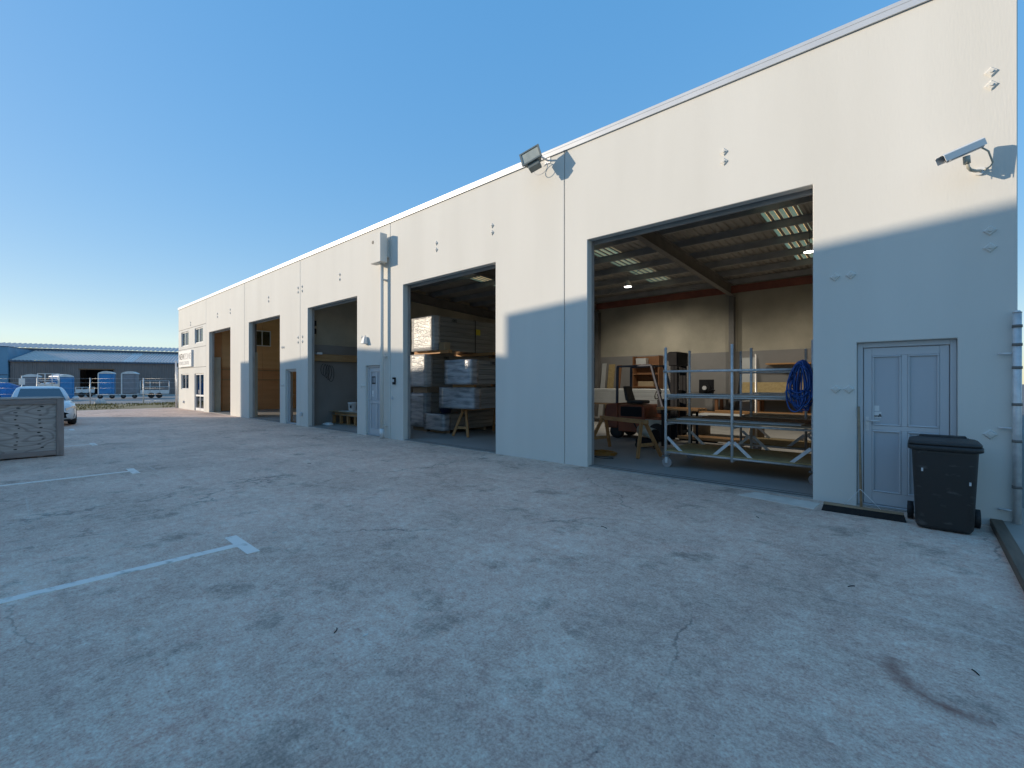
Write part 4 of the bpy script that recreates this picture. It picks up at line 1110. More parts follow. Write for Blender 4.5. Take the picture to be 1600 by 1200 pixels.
# ================================================================== BAY 4: WRAPPED PANEL PACKS
def crinkle(x0, x1, y0, y1, z0, z1, nx, ny, nz, amp, seed):
    """box with a pushed-in, puckered film surface"""
    rnd = random.Random(seed); b = MB(); idx = {}
    def V(i, j, k):
        key = (i, j, k)
        if key not in idx:
            q = [x0 + (x1 - x0) * i / nx, y0 + (y1 - y0) * j / ny, z0 + (z1 - z0) * k / nz]
            for a, (n_, kk) in enumerate(((nx, i), (ny, j), (nz, k))):
                e = .35 if kk in (0, n_) else 1.0
                q[a] += rnd.uniform(-amp, amp) * e
            idx[key] = len(b.v); b.v.append(tuple(q))
        return idx[key]
    for j in range(ny):
        for k in range(nz):
            b.f.append((V(0, j, k), V(0, j, k+1), V(0, j+1, k+1), V(0, j+1, k))); b.f.append((V(nx, j, k), V(nx, j+1, k), V(nx, j+1, k+1), V(nx, j, k+1)))
    for i in range(nx):
        for k in range(nz):
            b.f.append((V(i, 0, k), V(i+1, 0, k), V(i+1, 0, k+1), V(i, 0, k+1))); b.f.append((V(i, ny, k), V(i, ny, k+1), V(i+1, ny, k+1), V(i+1, ny, k)))
        for j in range(ny):
            b.f.append((V(i, j, 0), V(i, j+1, 0), V(i+1, j+1, 0), V(i+1, j, 0))); b.f.append((V(i, j, nz), V(i+1, j, nz), V(i+1, j+1, nz), V(i, j+1, nz)))
    b.smooth = set(range(len(b.f)))
    return b
SIDEM = lambda x, y, z: Matrix.Translation((x, y, z)) @ Matrix.Rotation(R(90), 4, 'Z') @ Matrix.Rotation(R(90), 4, 'X')
def pack(x0, x1, y0, y1, z0, z1, n, label, mark=None, seed=1, film=None):
    t = thing('wrapped_pack', label, 'panel pack', ((x0 + x1) / 2, (y0 + y1) / 2, z0))
    h = (z1 - z0) / n
    for k in range(n):
        dx = random.uniform(-.008, .008)
        MB().box(x0 + .01 + dx, x1 - .008 + dx, y0 + .03, y1 - random.uniform(0, .04), z0 + k * h + .003, z0 + (k + 1) * h - .003).build('panel', WRAPS, t, bevel=.006)
    crinkle(x0 - .006, x1 + .006, y0 - .005, y0 + .28, z0 - .006, z1 + .008, 7, 3, 9, .014, seed).build('stretch_film', film or WRAP, t)
    if mark:
        text_mesh(mark, min(.16, h * .8), PRINT, 'stencil_mark', t, SIDEM(x1 + .008, y0 + .75, z1 - h * .85), bold=.002)
    return t
Y0 = 1.70
C_ = pack(-12.70, -11.90, Y0, Y0 + 4.2, .16, 1.26, 7, 'wrapped white panel pack lowest in the stack by the doorway jamb, with narrow glossy end', '1082', 11, WRAP2)
B_ = pack(-12.70, -11.88, Y0, Y0 + 4.2, 1.47, 2.52, 7, 'wrapped panel pack second up in the stack, white film on its sunlit end', '1082', 12)
A_ = pack(-12.58, -11.46, Y0 - .02, Y0 + 4.3, 2.64, 3.74, 7, 'large wrapped panel pack topmost of the stack with a yellow tag', '1082', 13)
D_ = pack(-10.25, -9.15, 1.15, 5.0, 1.56, 2.24, 5, 'shiny wrapped pack lying on top of the pack over the sawhorse', '1082', 14, WRAP2)
E_ = pack(-10.75, -9.25, 1.35, 5.0, .86, 1.46, 4, 'wide wrapped pack resting directly on the sawhorse in the doorway', None, 15, WRAP2)
F_ = pack(-11.80, -10.85, 1.60, 5.2, .12, .62, 4, 'low wrapped pack on skids near the floor left of the sawhorse', '1082', 16, WRAP2)
MB().box(-11.453, -11.447, 3.55, 3.75, 3.25, 3.45).build('yellow_tag', YELLOW, A_)
MB().box(-11.454, -11.449, 3.50, 3.53, 2.63, 3.75).build('strap', DARKM, A_)
MB().box(-12.60, -11.45, 3.50, 3.53, 3.75, 3.756).build('strap', DARKM, A_)
k = 0
for (x0, x1, z0, z1, lab) in ((-12.68, -11.92, FZ, .155, 'floor skid under the lowest wrapped pack'), (-12.68, -11.92, 1.27, 1.462, 'timber bearer between the two lower wrapped packs')):
    for j, y in enumerate((1.8, 3.6, 5.3)):
        bearer(x0, x1, y, y + .12, z0, z1, lab + [', front one', ', middle one', ', rear one'][j], PALLETW)
for j, y in enumerate((1.85, 3.6, 5.4)):
    bearer(-12.68, -10.9 + .2 * j, y, y + .14, 2.53, 2.632, 'orange timber bearer under the topmost pack' + [', front one', ', middle one', ', rear one'][j], PINE)
for j, y in enumerate((1.4, 3.0, 4.6)):
    bearer(-10.2, -9.3, y, y + .1, 1.468, 1.552, 'timber spacer between the two packs over the sawhorse' + [', front one', ', middle one', ', rear one'][j], PINE)
for j, y in enumerate((1.8, 3.4, 4.9)):
    bearer(-11.75, -10.9, y, y + .1, FZ, .112, 'floor skid under the low wrapped pack' + [', front one', ', middle one', ', rear one'][j], PALLETW)
tag(MB().box(-11.40, -11.12, 1.86, 2.1, 2.634, 2.88).build('carton', CARD, None, bevel=.006), 'small cardboard carton on the bearer beside the topmost pack', 'carton')
sawhorse((-9.98, 1.55, 0), (-10.15, 3.35, 0), .81, 'orange pine sawhorse carrying wrapped packs in the doorway', .30)
sawhorse((-9.98, 3.9, 0), (-10.15, 4.85, 0), .81, 'second sawhorse further in under the same wrapped packs', .30)
tn = thing('stacked_tubs', 'stack of dark blue plastic tubs on the low wrapped pack', 'tubs', (-11.2, 1.98, .63))
for k in range(4):
    MB().lathe((-11.2, 1.98, .632 + k * .16), [(.14, 0), (.17, .02), (.20, .13), (.215, .135), (.215, .15), (.19, .155)], n=18).build('tub', mat('tub_blue_%d' % k, ((.015, .025, .07), (.02, .04, .12), (.012, .014, .02), (.014, .02, .05))[k], rough=.4, scale=4), tn)
tag(MB().lathe((-12.82, 1.45, FZ), [(.09, 0), (.10, .01), (.115, .24), (.12, .25), (.11, .25), (.095, .02)], n=18).build('white_bucket', PANEL), 'small white bucket on the floor at the doorway jamb', 'bucket')

# ================================================================== BAY 3: PALLETS
pl = thing('timber_pallet', 'tall pine pallet crate with open slots standing in the doorway', 'pallet', (-15.7, 1.7, FZ))
for z, th in ((FZ, .03), (.36, .03)):
    for k in range(6):
        y = 1.12 + k * .21
        MB().box(-17.0, -14.2, y, y + .15, z, z + th).build('slat', PALLETW, pl, bevel=.003)
for i in range(6):
    x = -16.95 + i * .54
    for y in (1.13, 1.68, 2.2): MB().box(x, x + .09, y, y + .1, FZ + .031, .359).build('block', PINEZ, pl, bevel=.003)
random.seed(11)
for k in range(9):
    x0 = -17.0 + random.uniform(0, .5); y = 1.1 + (k % 5) * .22 + random.uniform(0, .04); z = .392 + .055 * (k // 5) + .0
    tag(MB().box(x0, x0 + random.uniform(2.0, 2.5), y, y + .17, z, z + .05).build('loose_plank', PALLETW if k % 2 else PINE, None, bevel=.004),
        'rough sawn plank lying loose on the pallet crate', 'plank', 'loose planks on the pallet crate')
tag(MB().hexa([(-17.0, 1.02, .505), (-14.3, 1.08, .505), (-14.3, 2.25, .505), (-17.0, 2.2, .505), (-17.0, 1.02, .525), (-14.3, 1.08, .525), (-14.3, 2.25, .525), (-17.0, 2.2, .525)]).build('plywood_sheet', CARD), 'plywood sheet covering the planks on the pallet crate', 'board')
tag(MB().hexa([(-16.4, 1.1, .527), (-14.5, 1.1, .527), (-14.5, 2.1, .527), (-16.3, 2.1, .527), (-16.4, 1.1, .54), (-14.5, 1.1, .54), (-14.5, 2.1, .54), (-16.3, 2.1, .54)]).build('white_board', PANEL), 'pale board lying on the plywood over the pallet crate', 'board')
pa = thing('paint_pail', 'white plastic pail with a dark mark on the pallet crate', 'pail', (-15.78, 1.32, .542))
MB().lathe((-15.78, 1.32, .542), [(.13, 0), (.14, .01), (.16, .28), (.175, .285), (.175, .32), (.12, .325)], n=20).build('body', WHITEP, pa)
MB().box(-15.70, -15.62, 1.165, 1.18, .66, .76).build('pail_label', PRINT, pa)
MB()
hk = MB(); hp_ = []
for k in range(4):
    pts = [(-16.88 + .01 * k, .75 + .22 * k * .4 + .12 * math.cos(t), 2.1 - .05 * k + (.22 + .03 * k) * math.sin(t)) for t in [R(100 + 340 * i / 18) for i in range(19)]]
    hk.tube(pts, .008, 5)
tag(hk.build('hanging_cable', DARKM), 'dark cable looped below the timber beam on the side wall', 'cable')
tag(MB().box(-16.895, -16.72, .42, .62, 2.66, 2.74).build('junction_box', WHITEP, None, bevel=.01), 'small white junction box on the end of the timber beam', 'box')
for j, z in enumerate((3.75, 3.45)):
    tag(MB().box(-17.128, -17.0, .34, .52, z, z + .2).build('control_box', DARKM, None, bevel=.008), ['upper', 'lower'][j] + ' dark roller door control box on the side wall', 'control box')
tag(MB().rings([rr_(-16.55, .75, .5, .3, FZ, .1), rr_(-16.55, .75, .44, .26, FZ + .05, .1), rr_(-16.5, .75, .2, .12, FZ + .09, .05)]).build('plastic_bag', WHITEP), 'crumpled pale plastic bag on the floor by the pallet crate', 'bag')

# ================================================================== WEATHERED CRATE AT THE LEFT
def mat_crateply():
    m = bpy.data.materials.new('weathered_plywood'); m.use_nodes = True; t = m.node_tree; N = t.nodes; L = t.links
    b = N['Principled BSDF']; b.inputs['Roughness'].default_value = .85
    tc = N.new('ShaderNodeTexCoord'); mp = N.new('ShaderNodeMapping'); mp.inputs['Scale'].default_value = (1, .55, 1.5)
    L.new(tc.outputs['Object'], mp.inputs[0])
    n = N.new('ShaderNodeTexNoise'); n.inputs['Scale'].default_value = 1.5; n.inputs['Detail'].default_value = 1.5
    L.new(mp.outputs[0], n.inputs['Vector'])
    mu = N.new('ShaderNodeMath'); mu.operation = 'MULTIPLY'; mu.inputs[1].default_value = 78
    L.new(n.outputs['Fac'], mu.inputs[0])
    si = N.new('ShaderNodeMath'); si.operation = 'SINE'; L.new(mu.outputs[0], si.inputs[0])
    r = N.new('ShaderNodeValToRGB'); r.color_ramp.elements[0].position = .0; r.color_ramp.elements[1].position = .9
    r.color_ramp.elements[0].color = (.44, .37, .33, 1); r.color_ramp.elements[1].color = (.31, .255, .23, 1)
    e = r.color_ramp.elements.new(.55); e.color = (.415, .35, .312, 1)
    L.new(si.outputs[0], r.inputs[0])
    n2 = N.new('ShaderNodeTexNoise'); n2.inputs['Scale'].default_value = 30; n2.inputs['Detail'].default_value = 6
    mp2 = N.new('ShaderNodeMapping'); mp2.inputs['Scale'].default_value = (1, .1, 1); L.new(tc.outputs['Object'], mp2.inputs[0]); L.new(mp2.outputs[0], n2.inputs['Vector'])
    mx = N.new('ShaderNodeMix'); mx.data_type = 'RGBA'; mx.blend_type = 'OVERLAY'; mx.inputs['Factor'].default_value = .5
    L.new(r.outputs[0], mx.inputs['A']); L.new(n2.outputs['Fac'], mx.inputs['B']); L.new(mx.outputs['Result'], b.inputs['Base Color'])
    return m
CRP = mat_crateply()
CRF = wood('weathered_frame', (.34, .272, .245), (.245, .195, .175), axis=2, rough=.9)
CRH = wood('weathered_rail', (.34, .272, .245), (.245, .195, .175), axis=1, rough=.9)
cr = thing('plywood_crate', 'large weathered grey plywood crate with timber frame on the yard', 'crate', (-14.65, -7.75, 0))
xf_, ya, yb = -14.0, -8.95, -6.50
MB().box(xf_ - .06, xf_ - .04, ya + .1, yb - .1, .05, 1.23).build('front_panel', CRP, cr)
MB().box(xf_ - 1.25, xf_ - .06, yb - .06, yb - .04, .05, 1.23).build('side_panel', CRP, cr)
MB().box(xf_ - 1.25, xf_ - .06, ya + .04, ya + .06, .05, 1.23).build('side_panel', CRP, cr)
MB().box(xf_ - 1.27, xf_ - 1.25, ya + .04, yb - .04, .05, 1.23).build('back_panel', CRP, cr)
MB().box(xf_ - 1.3, xf_ + .005, ya - .005, yb + .005, 1.251, 1.275).build('lid', CRP, cr)
for y in (ya, yb - .12):
    MB().box(xf_ - .039, xf_, y, y + .12, .012, 1.25).build('frame_post', CRF, cr, bevel=.005)
for y in (ya, yb - .04):
    for x in (xf_ - .16, xf_ - 1.25):
        MB().box(x, x + .118, y + (0 if y == ya else .0), y + .04, .012, 1.25).build('frame_post', CRF, cr, bevel=.005)
for z in (.03, 1.14):
    MB().box(xf_ - .039, xf_ - .002, ya + .122, yb - .122, z, z + .105).build('frame_rail', CRH, cr, bevel=.005)
for y in (-8.4, -7.6, -6.9):
    MB().box(xf_ - 1.2, xf_ - .05, y, y + .1, 0, .05).build('skid', CRF, cr)
kb = MB(); random.seed(21)
for col in (-7.20, -6.85, -7.75, -8.3):
    for k in range(11):
        y = col + random.uniform(-.035, .035); z = .2 + k * .088 + random.uniform(-.02, .02); w, h = random.uniform(.018, .035), random.uniform(.008, .014)
        kb.rings([[(xf_ - .0395, y + w * math.cos(a), z + h * math.sin(a)) for a in [2 * math.pi * i / 10 for i in range(10)]], [(xf_ - .038, y + w * .9 * math.cos(a), z + h * .9 * math.sin(a)) for a in [2 * math.pi * i / 10 for i in range(10)]]])
stuff(kb.build('plywood_knots', mat('knot', (.035, .03, .03), rough=.9, scale=20), cr))

# ================================================================== WHITE CAR
car = thing('parked_car', 'white sedan parked nose out behind the plywood crate', 'car', (-25.75, -6.42, 0))
CX_, CY_ = -25.75, -6.42
def csec(x, w, zb, zs, zt_, wt):
    """half section points mirrored: sill, flank, shoulder, top edge, crown"""
    half = [(w * .80, zb), (w * .97, zb + .06), (w, zb + .22), (w * .985, zs - .12), (w * .95, zs), (wt, zt_), (wt * .5, zt_ + .02)]
    ring = [(CX_ + x, CY_ + y, z) for y, z in half] + [(CX_ + x, CY_, zt_ + .027)] + [(CX_ + x, CY_ - y, z) for y, z in reversed(half)]
    return ring
SEC = [(-2.36, .62, .42, .72, .80, .55), (-2.30, .80, .32, .82, .93, .66), (-2.0, .90, .22, .88, 1.0, .70), (-1.4, .92, .20, .92, .99, .74), (-.4, .92, .19, .90, .96, .76),
       (.6, .92, .19, .87, .94, .76), (1.1, .92, .19, .85, .93, .74), (1.6, .91, .20, .80, .87, .70), (2.0, .88, .20, .72, .80, .62), (2.24, .80, .22, .64, .72, .52), (2.34, .66, .25, .58, .65, .42), (2.37, .52, .30, .52, .58, .34)]
body = MB().rings([csec(*s_) for s_ in SEC]).build('body', CARW, car)
# cabin: roof shell and pillars as a loft, glass set into it
def cring(z, x0, x1, w0, w1, r=.12):
    n = 5; out = []
    for sx, sy, a0 in ((1, 1, 0), (-1, 1, 90), (-1, -1, 180), (1, -1, 270)):
        for i in range(n + 1):
            a = R(a0 + 90 * i / n); w = w1 if sx > 0 else w0
            out.append((CX_ + (x1 if sx > 0 else x0) - sx * r + r * math.cos(a), CY_ + sy * (w - r) + r * math.sin(a), z))
    return out
MB().rings([cring(.90, -1.95, 1.12, .78, .80), cring(1.10, -1.65, .78, .735, .75), cring(1.30, -1.30, .38, .66, .68), cring(1.40, -1.02, .10, .60, .62), cring(1.445, -.75, -.12, .50, .52), cring(1.46, -.6, -.25, .35, .36)]).build('roof', CARW, car)
def cg(name, pts, m=CARGLASS, par=car):
    p = [Vector((CX_ + a, CY_ + b, c)) for a, b, c in pts]
    n = (p[1] - p[0]).cross(p[2] - p[0]).normalized()
    b = MB(); b.rings([[q - n * .003 for q in p], [q + n * .003 for q in p]], smooth=False)
    return b.build(name, m, par)
WS = mat_glass('car_screen', (.03, .06, .10), .16)
cg('windscreen', [(1.125, -.66, .925), (1.125, .66, .925), (.80, .64, 1.10), (.40, .575, 1.30), (.22, .52, 1.375), (.22, -.52, 1.375), (.40, -.575, 1.30), (.80, -.64, 1.10)][0:2] + [(.245, .53, 1.372), (.245, -.53, 1.372)], WS)
for s in (-1, 1):
    cg('side_window', [(.62, s * .783, .95), (.06, s * .660, 1.36), (-.70, s * .652, 1.36), (-1.35, s * .772, .95)], WS)
cg('rear_window', [(-1.96, -.60, .95), (-1.96, .60, .95), (-1.08, .48, 1.38), (-1.08, -.48, 1.38)], WS)
for s in (-1, 1):
    hl = MB(); p = [(2.10, s * .835, .62), (2.335, s * .56, .56), (2.315, s * .55, .645), (2.03, s * .85, .735)]
    q = [Vector((CX_ + a, CY_ + b, c)) for a, b, c in p]
    off = Vector((.035, s * .02, .012))
    hl.rings([q, [v + off for v in q]], smooth=False)
    h_ = hl.build('headlight', mat_glass('headlight_glass_%d' % (s + 1), (.75, .78, .8), .3), car)
    MB().lathe((CX_ + 2.20, CY_ + s * .70, .64), [(.01, -.02), (.05, 0), (.055, .03)], axis=0, n=12).build('projector', CHROME, h_)
    mr = MB().rings([[(CX_ + .78 + .07 * math.cos(a) + dx, CY_ + s * (.86 + k), .99 + .075 * math.sin(a) * sc) for a in [2 * math.pi * i / 10 for i in range(10)]] for k, sc, dx in ((0, .3, 0), (.05, 1, 0), (.16, 1, -.02), (.20, .6, -.04))]).build('mirror', CARW, car)
    for x in (-1.45, 1.42):
        w = MB().lathe((CX_ + x, CY_ + s * .80, .325), [(.17, -.115), (.29, -.115), (.325, -.08), (.325, .08), (.29, .115), (.17, .115)], axis=1, n=26).build('wheel', RUBBER, car)
        MB().lathe((CX_ + x, CY_ + s * .80, .325), [(.03, -.10), (.2, -.112), (.225, -.10), (.225, .10), (.2, .112), (.03, .10)], axis=1, n=20).build('rim', CHROME, w)
    MB().hexa([(CX_ + 2.22, CY_ + s * .80, .30), (CX_ + 2.40, CY_ + s * .52, .30), (CX_ + 2.40, CY_ + s * .52, .30), (CX_ + 2.22, CY_ + s * .80, .30),
               (CX_ + 2.22, CY_ + s * .82, .44), (CX_ + 2.39, CY_ + s * .52, .44), (CX_ + 2.37, CY_ + s * .50, .44), (CX_ + 2.20, CY_ + s * .80, .44)]).build('air_intake', DARKM, car)
gr = MB().hexa([(CX_ + 2.385, CY_ - .32, .30), (CX_ + 2.385, CY_ + .32, .30), (CX_ + 2.36, CY_ + .32, .30), (CX_ + 2.36, CY_ - .32, .30), (CX_ + 2.375, CY_ - .40, .60), (CX_ + 2.375, CY_ + .40, .60), (CX_ + 2.34, CY_ + .40, .60), (CX_ + 2.34, CY_ - .40, .60)]).build('grille', DARKM, car)
for k in range(5): MB().box(CX_ + 2.386, CX_ + 2.392, CY_ - .33, CY_ + .33, .33 + k * .052, .342 + k * .052).build('grille_bar', CHROME, gr)
MB().box(CX_ + 2.393, CX_ + 2.40, CY_ - .2, CY_ + .2, .36, .46).build('number_plate', WHITEP, car)
MB().box(CX_ + 2.1, CX_ + 2.36, CY_ - .7, CY_ + .7, .19, .25).build('front_lip', DARKM, car)

# ================================================================== NEIGHBOUR YARD (left background)
P1 = at_depth(16, 56.9, 0); P2 = at_depth(276, 65.3, 0)
sd = (P2 - P1); slen = sd.length; sd.normalize(); sn = Vector((-sd.y, sd.x, 0))      # sn points away from the yard
if sn.x > 0: sn = -sn
SM = Matrix(((sd.x, sn.x, 0, P1.x), (sd.y, sn.y, 0, P1.y), (0, 0, 1, 0), (0, 0, 0, 1)))   # local: x along wall, y back, z up
shd = thing('farm_shed', 'long dark grey ribbed shed with pale blue-grey roof across the drive', 'building', P1 + sd * 8)
SL = slen + 14; OPN = (6.5, 9.9, 0, 3.35); EAV = 4.4
def ribbed(x0, x1, z0, z1, y=0, pitch=.4):
    b = MB(); prof = []; x = x0
    while x < x1 - .01:
        for dx, dy in ((0, 0), (pitch * .45, 0), (pitch * .55, -.05), (pitch * .9, -.05)):
            if x + dx <= x1: prof.append((x + dx, y + dy))
        x += pitch
    prof.append((x1, y))
    b.rings([[(a, c, z) for a, c in prof] for z in (z0, z1)], closed=False, caps=False, smooth=False)
    return b
for a, c, z0, z1 in ((0, OPN[0], -.1, EAV), (OPN[1], SL, -.1, EAV), (OPN[0], OPN[1], OPN[3], EAV)):
    ribbed(a, c, z0, z1).build('wall_sheeting', SHEDW, shd, xf=SM)
MB().box(OPN[0] - .3, OPN[1] + .3, 4, 4.1, -.1, EAV).build('interior_shade', DARKM, shd, xf=SM)  # near-black sheet standing in for the shade inside the opening
MB().box(0, SL, 11.6, 11.7, -.1, 6).build('wall_sheeting', SHEDW, shd, xf=SM)
MB().box(-.02, .1, .02, 11.6, -.1, 4.35).build('end_wall', SHEDW, shd, xf=SM)
MB().box(OPN[0] - .1, OPN[1] + .1, -.13, -.06, OPN[3] - .02, OPN[3] + .12).build('door_header', BROWNW, shd, xf=SM)
MB().box(-.1, SL, -.30, -.12, EAV - .15, EAV + .02).build('gutter', SHEDG, shd, xf=SM)
def rribs(x0, x1, y0, y1, z0, z1, pitch):
    b = MB(); prof = []; x = x0
    while x < x1 - .01:
        for dx, h in ((0, 0), (pitch * .5, 0), (pitch * .6, .09), (pitch * .9, .09)):
            prof.append((x + dx, h))
        x += pitch
    prof.append((x1, 0))
    b.rings([[(a, y, z + h) for a, h in prof] for y, z in ((y0, z0), (y1, z1))], closed=False, caps=False, smooth=False)
    return b
SKX = (10.7, 12.0)
for a, c, m, nm in ((-.1, SKX[0], SHEDR, 'lower_roof'), (SKX[0], SKX[1], LOOW, 'skylight'), (SKX[1], SL, SHEDR, 'lower_roof')):
    rribs(a, c, -.25, 7.6, EAV + .0, 6.05, .35).build(nm, m, shd, xf=SM)
MB().box(-14.0, SL, 7.62, 7.75, 5.8, 6.42).build('clerestory', SHEDG, shd, xf=SM)
rribs(-14.0, SL, 7.3, 13, 6.44, 7.35, .55).build('upper_roof', SHEDR, shd, xf=SM)
bb = thing('blue_building', 'plain blue sheet-clad building end next to the dark shed', 'building', P1 - sd * 5)
MB().box(-9.5, -.12, -.3, 7.2, -.1, 6.05).build('wall', BLUEB, bb, xf=SM)
MB().box(-9.6, -.08, -.36, 7.25, 6.052, 6.15).build('roof', SHEDG, bb, xf=SM)
MB().box(-9.5, -.125, -.34, -.302, 2.55, 2.66).build('band', SHEDG, bb, xf=SM)

# portable toilets
def toilet(name, px, t, m, label, trailer=True, w=1.15, rot=0.0):
    base = .45 if trailer else .08
    c = at_depth(px, t, 0)
    T = thing(name, label, 'portable toilet', c)
    rv = ray(px, 598); M4 = Matrix.Translation(c) @ Matrix.Rotation(math.atan2(rv[1], rv[0]) - R(90) + rot, 4, 'Z')
    d = 1.25; h = 2.05
    MB().box(-w/2, w/2, -d/2, d/2, base, base + h).build('cabin', m, T, bevel=.05, xf=M4)
    prof = [(-w/2 - .05, 0), (-w/2, .10), (-w/4, .22), (0, .27), (w/4, .22), (w/2, .10), (w/2 + .05, 0)]
    MB().prism(prof, -d/2 - .04, d/2 + .04).build('roof', LOOW, T, xf=M4 @ Matrix.Translation((0, 0, base + h)))
    for s in (-1, 1):
        MB().box(s * w/2 - .05, s * w/2 + .05, -d/2 - .03, -d/2 + .06, base, base + h).build('corner_post', LOOW if s < 0 else m, T, xf=M4)
    dr = MB().box(-w * .38, w * .38, -d/2 - .045, -d/2 - .002, base + .06, base + h - .06).build('door', m, T, bevel=.02, xf=M4)
    for k in range(3):
        MB().box(-w * .28, w * .28, -d/2 - .075, -d/2 - .046, base + .35 + k * .55, base + .42 + k * .55).build('door_rib', m, dr, xf=M4)
    if trailer:
        MB().box(-w/2 - .2, w/2 + .2, -d/2, d/2, .36, .44).build('trailer_deck', STEEL, T, xf=M4)
        for s in (-.45, .45):
            MB().cyl((s - .08, -d/2 - .02, .24), (s + .08, -d/2 - .02, .24), .01, 6).build('axle_stub', STEEL, T, xf=M4)
            MB().lathe((s, -d/2 + .08, .24 - .02), [(.1, -.07), (.2, -.07), (.22, 0), (.2, .07), (.1, .07)], axis=1, n=16).build('wheel', RUBBER, T, xf=M4)
        MB().beam((w/2 + .2, 0, .4), (w/2 + 1.0, 0, .4), .08, .08).build('drawbar', STEEL, T, xf=M4)
    return T
toilet('portable_toilet', 167.5, 46, LOOB, 'bright blue portable toilet on a trailer beyond the wire fence', rot=R(-8))
toilet('portable_toilet', 204, 47, LOOG, 'blue-grey portable toilet on a trailer next to the bright blue one', rot=R(-12))
toilet('portable_toilet', 50, 42, LOOG, 'grey portable toilet with white arched roof behind the white car', False, 1.15, R(-5))
toilet('portable_toilet', 96, 43, LOOB, 'portable toilet with blue side wall behind the white car roof', False, 1.15, R(30))

def cage_trailer(px, t, label, name, w=2.4, hz_=1.25, base=.55, m=STEEL):
    c = at_depth(px, t, 0); T = thing(name, label, 'trailer', c)
    rv = ray(px, 598); M4 = Matrix.Translation(c) @ Matrix.Rotation(math.atan2(rv[1], rv[0]) - R(90), 4, 'Z')
    MB().box(-w/2, w/2, -.6, .6, base - .1, base).build('deck', m, T, xf=M4)
    for s in (-.6, .585):
        MB().box(-w/2, w/2, s, s + .015, base + .001, base + .28).build('side_board', m, T, xf=M4)
    cgm = MB()
    for x in (-w/2, -w/6, w/6, w/2):
        for y in (-.59, .59): cgm.cyl((x, y, base), (x, y, base + hz_), .025, 6)
    for y in (-.59, .59):
        for z in (base + hz_ * .5, base + hz_): cgm.cyl((-w/2, y, z), (w/2, y, z), .02, 6)
    for x in (-w/2, w/2): cgm.cyl((x, -.59, base + hz_), (x, .59, base + hz_), .02, 6)
    cgm.build('cage', m, T, xf=M4)
    for x in (-.3, .35):
        for y in (-.66, .66):
            MB().lathe((x, y, .28), [(.1, -.08), (.25, -.08), (.28, 0), (.25, .08), (.1, .08)], axis=1, n=16).build('wheel', RUBBER, T, xf=M4)
    MB().beam((-w/2, 0, base - .05), (-w/2 - 1.0, 0, base - .1), .08, .08).build('drawbar', m, T, xf=M4)
    return T
cage_trailer(133, 50, 'low white-railed trailer parked at the dark shed opening', 'flat_trailer', 1.5, .5, .6, WHITEP)
cage_trailer(242, 48, 'galvanised cage trailer parked near the office end fence', 'cage_trailer')
ct = cage_trailer(76, 33, 'white framed tray truck body with loose gear above the car roof', 'tray_body', 1.1, 1.0, 1.25, WHITEP)
MB()
c0 = at_depth(76, 33, 0)
random.seed(31)
for k in range(5):
    p = c0 + Vector((random.uniform(-.2, .2), random.uniform(-.45, .45), 1.252)); s_ = random.uniform(.16, .26)
    tag(MB().rings([rr_(p.x, p.y, s_ * 2, s_ * 1.7, p.z, s_ * .5), rr_(p.x, p.y, s_ * 2.1, s_ * 1.8, p.z + s_, s_ * .6), rr_(p.x, p.y, s_, s_ * .8, p.z + s_ * 1.9, s_ * .3)]).build('gear_sack', (DARKM, WHITEP, DARKM, CARD, WHITEP)[k]),
        ['black', 'white', 'dark', 'brown', 'pale'][k] + ' sack of gear on the white tray body above the car', 'sack')
cb_ = at_depth(76, 33, 0)
MB().box(cb_.x - .5, cb_.x + .5, cb_.y - .6, cb_.y + .6, .8, 1.15).build('cab_body', CREAM, ct, bevel=.03)

tc0 = at_depth(8, 40, 0)
tp = MB(); random.seed(8)
rows = []
for i in range(9):
    f = i / 8; row = []
    for j in range(13):
        g = j / 12; x = (g - .5) * 2.6; hgt = 1.45 * (1 - abs(2 * g - 1) ** 2.2) * (.6 + .4 * math.sin(f * math.pi)) + .15
        q = Vector((x, (f - .5) * 3.4, hgt + random.uniform(-.06, .06)))
        row.append(tc0 + Matrix.Rotation(R(50), 3, 'Z') @ q)
    rows.append(row)
tp.rings(rows, closed=False, caps=False)
tv = thing('covered_trailer', 'blue tarpaulin draped over a load beyond the plywood crate', 'covered load', tc0)
tp.build('tarpaulin', TARP, tv)
MB().box(tc0.x - .9, tc0.x + .9, tc0.y - 1.1, tc0.y + 1.1, .0, .75).build('load', DARKM, tv, bevel=.05)

# wire fence beyond the verge
fpx = [(-39.6, 1.9), (-42.5, -.5), (-45.5, -3.1), (-48.5, -5.7), (-51.5, -8.3)]
fn = thing('wire_fence', 'grey pipe and wire fence along the far side of the verge', 'fence', (-45.5, -3.1, 0))
for x, y in fpx:
    MB().cyl((x, y, -.1), (x, y, 1.95), .035, 8).build('post', STEEL, fn)
for (a, b_) in zip(fpx[:-1], fpx[1:]):
    for z in (.3, .75, 1.2, 1.6, 1.9):
        MB().cyl((*a, z), (*b_, z), .005, 5).build('wire', STEEL, fn)
cpst = thing('corner_fence_post', 'tall galvanised fence post standing against the office end corner', 'post', (-35.35, -.02, 0))
MB().cyl((-35.35, -.02, 0), (-35.35, -.02, 3.0), .045, 10).build('post', STEEL, cpst)
MB().cyl((-35.15, .0, 0), (-35.15, .0, 2.6), .03, 10).build('stay', STEEL, cpst)
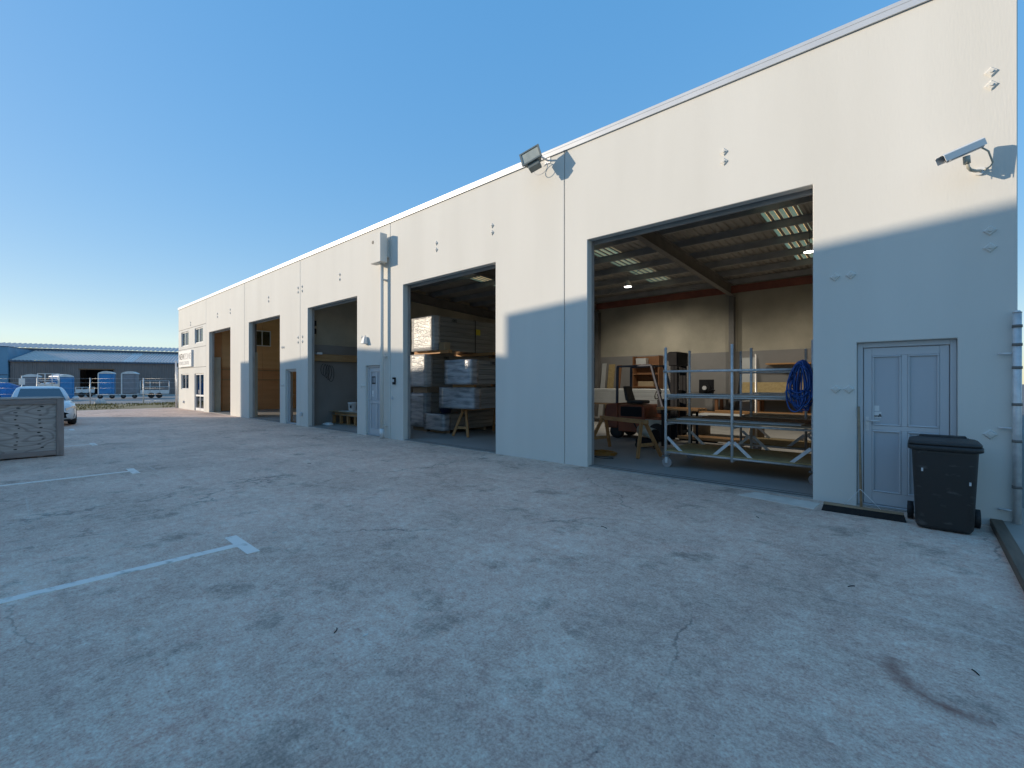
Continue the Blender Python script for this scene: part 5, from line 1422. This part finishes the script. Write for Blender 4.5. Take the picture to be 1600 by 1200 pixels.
fsn = MB().box(0, .75, -.02, .0, 1.3, 1.95)
fs = at_depth(34, 36, 0)
FSM = Matrix.Translation(fs) @ Matrix.Rotation(math.atan2(RT[1], RT[0]), 4, 'Z')
sgn = thing('fence_sign', 'small blank white sign on a post behind the plywood crate', 'sign', fs)
MB().box(-.2, .28, -.04, -.02, 1.45, 1.95).build('panel', WHITEP, sgn, xf=FSM)
MB().cyl((0, 0, 0), (0, 0, 2.15), .03, 8).build('post', STEEL, sgn, xf=FSM)
# two pale boulders by the fence
for i, px in enumerate((153.5, 160.5)):
    c = ground_px(px, 631, 0.03); b = MB(); random.seed(40 + i); rg = []
    for k in range(6):
        f = k / 5; r_ = .22 * math.cos(f * 1.45) * random.uniform(.9, 1.1)
        rg.append([(c.x + r_ * math.cos(a) * random.uniform(.85, 1.15), c.y + r_ * math.sin(a) * random.uniform(.85, 1.15), c.z + .42 * f) for a in [2 * math.pi * j / 10 for j in range(10)]])
    b.rings(rg)
    tag(b.build('white_boulder', ROCK), ['white-topped boulder by the fence, the one nearer the car', 'white-topped boulder by the fence, the one nearer the office'][i], 'boulder')
# litter on the yard
random.seed(17)
for i, (px, py, ln, m, lab) in enumerate(((567, 995, .035, WHITEP, 'tiny white scrap lying on the open concrete'), (522, 990, .06, RUBBER, 'short curved black scrap on the concrete by the white one'),
                                          (948, 826, .09, RUBBER, 'thin dark stick on the concrete before the wide doorway'), (1325, 917, .06, DARKM, 'small dark chip on the concrete near the curved stain'),
                                          (1186, 810, .06, DARKM, 'small dark crumb on the concrete near the pale patch'), (1530, 1056, .05, DARKM, 'black crumb on the concrete inside the curved stain'),
                                          (426, 833, .05, WHITEP, 'white fleck on the concrete by the painted bay mark'), (480, 724, .1, DARKM, 'dark twig on the concrete in the middle of the drive'))):
    p = ground_px(px, py); a = random.random() * 3
    b = MB().tube([p + Vector((ln * math.cos(a) * f, ln * math.sin(a) * f + .01 * math.sin(f * 3), .0036)) for f in (0, .4, .7, 1)], .0035, 5)
    tag(b.build('litter_scrap', m), lab, 'litter')
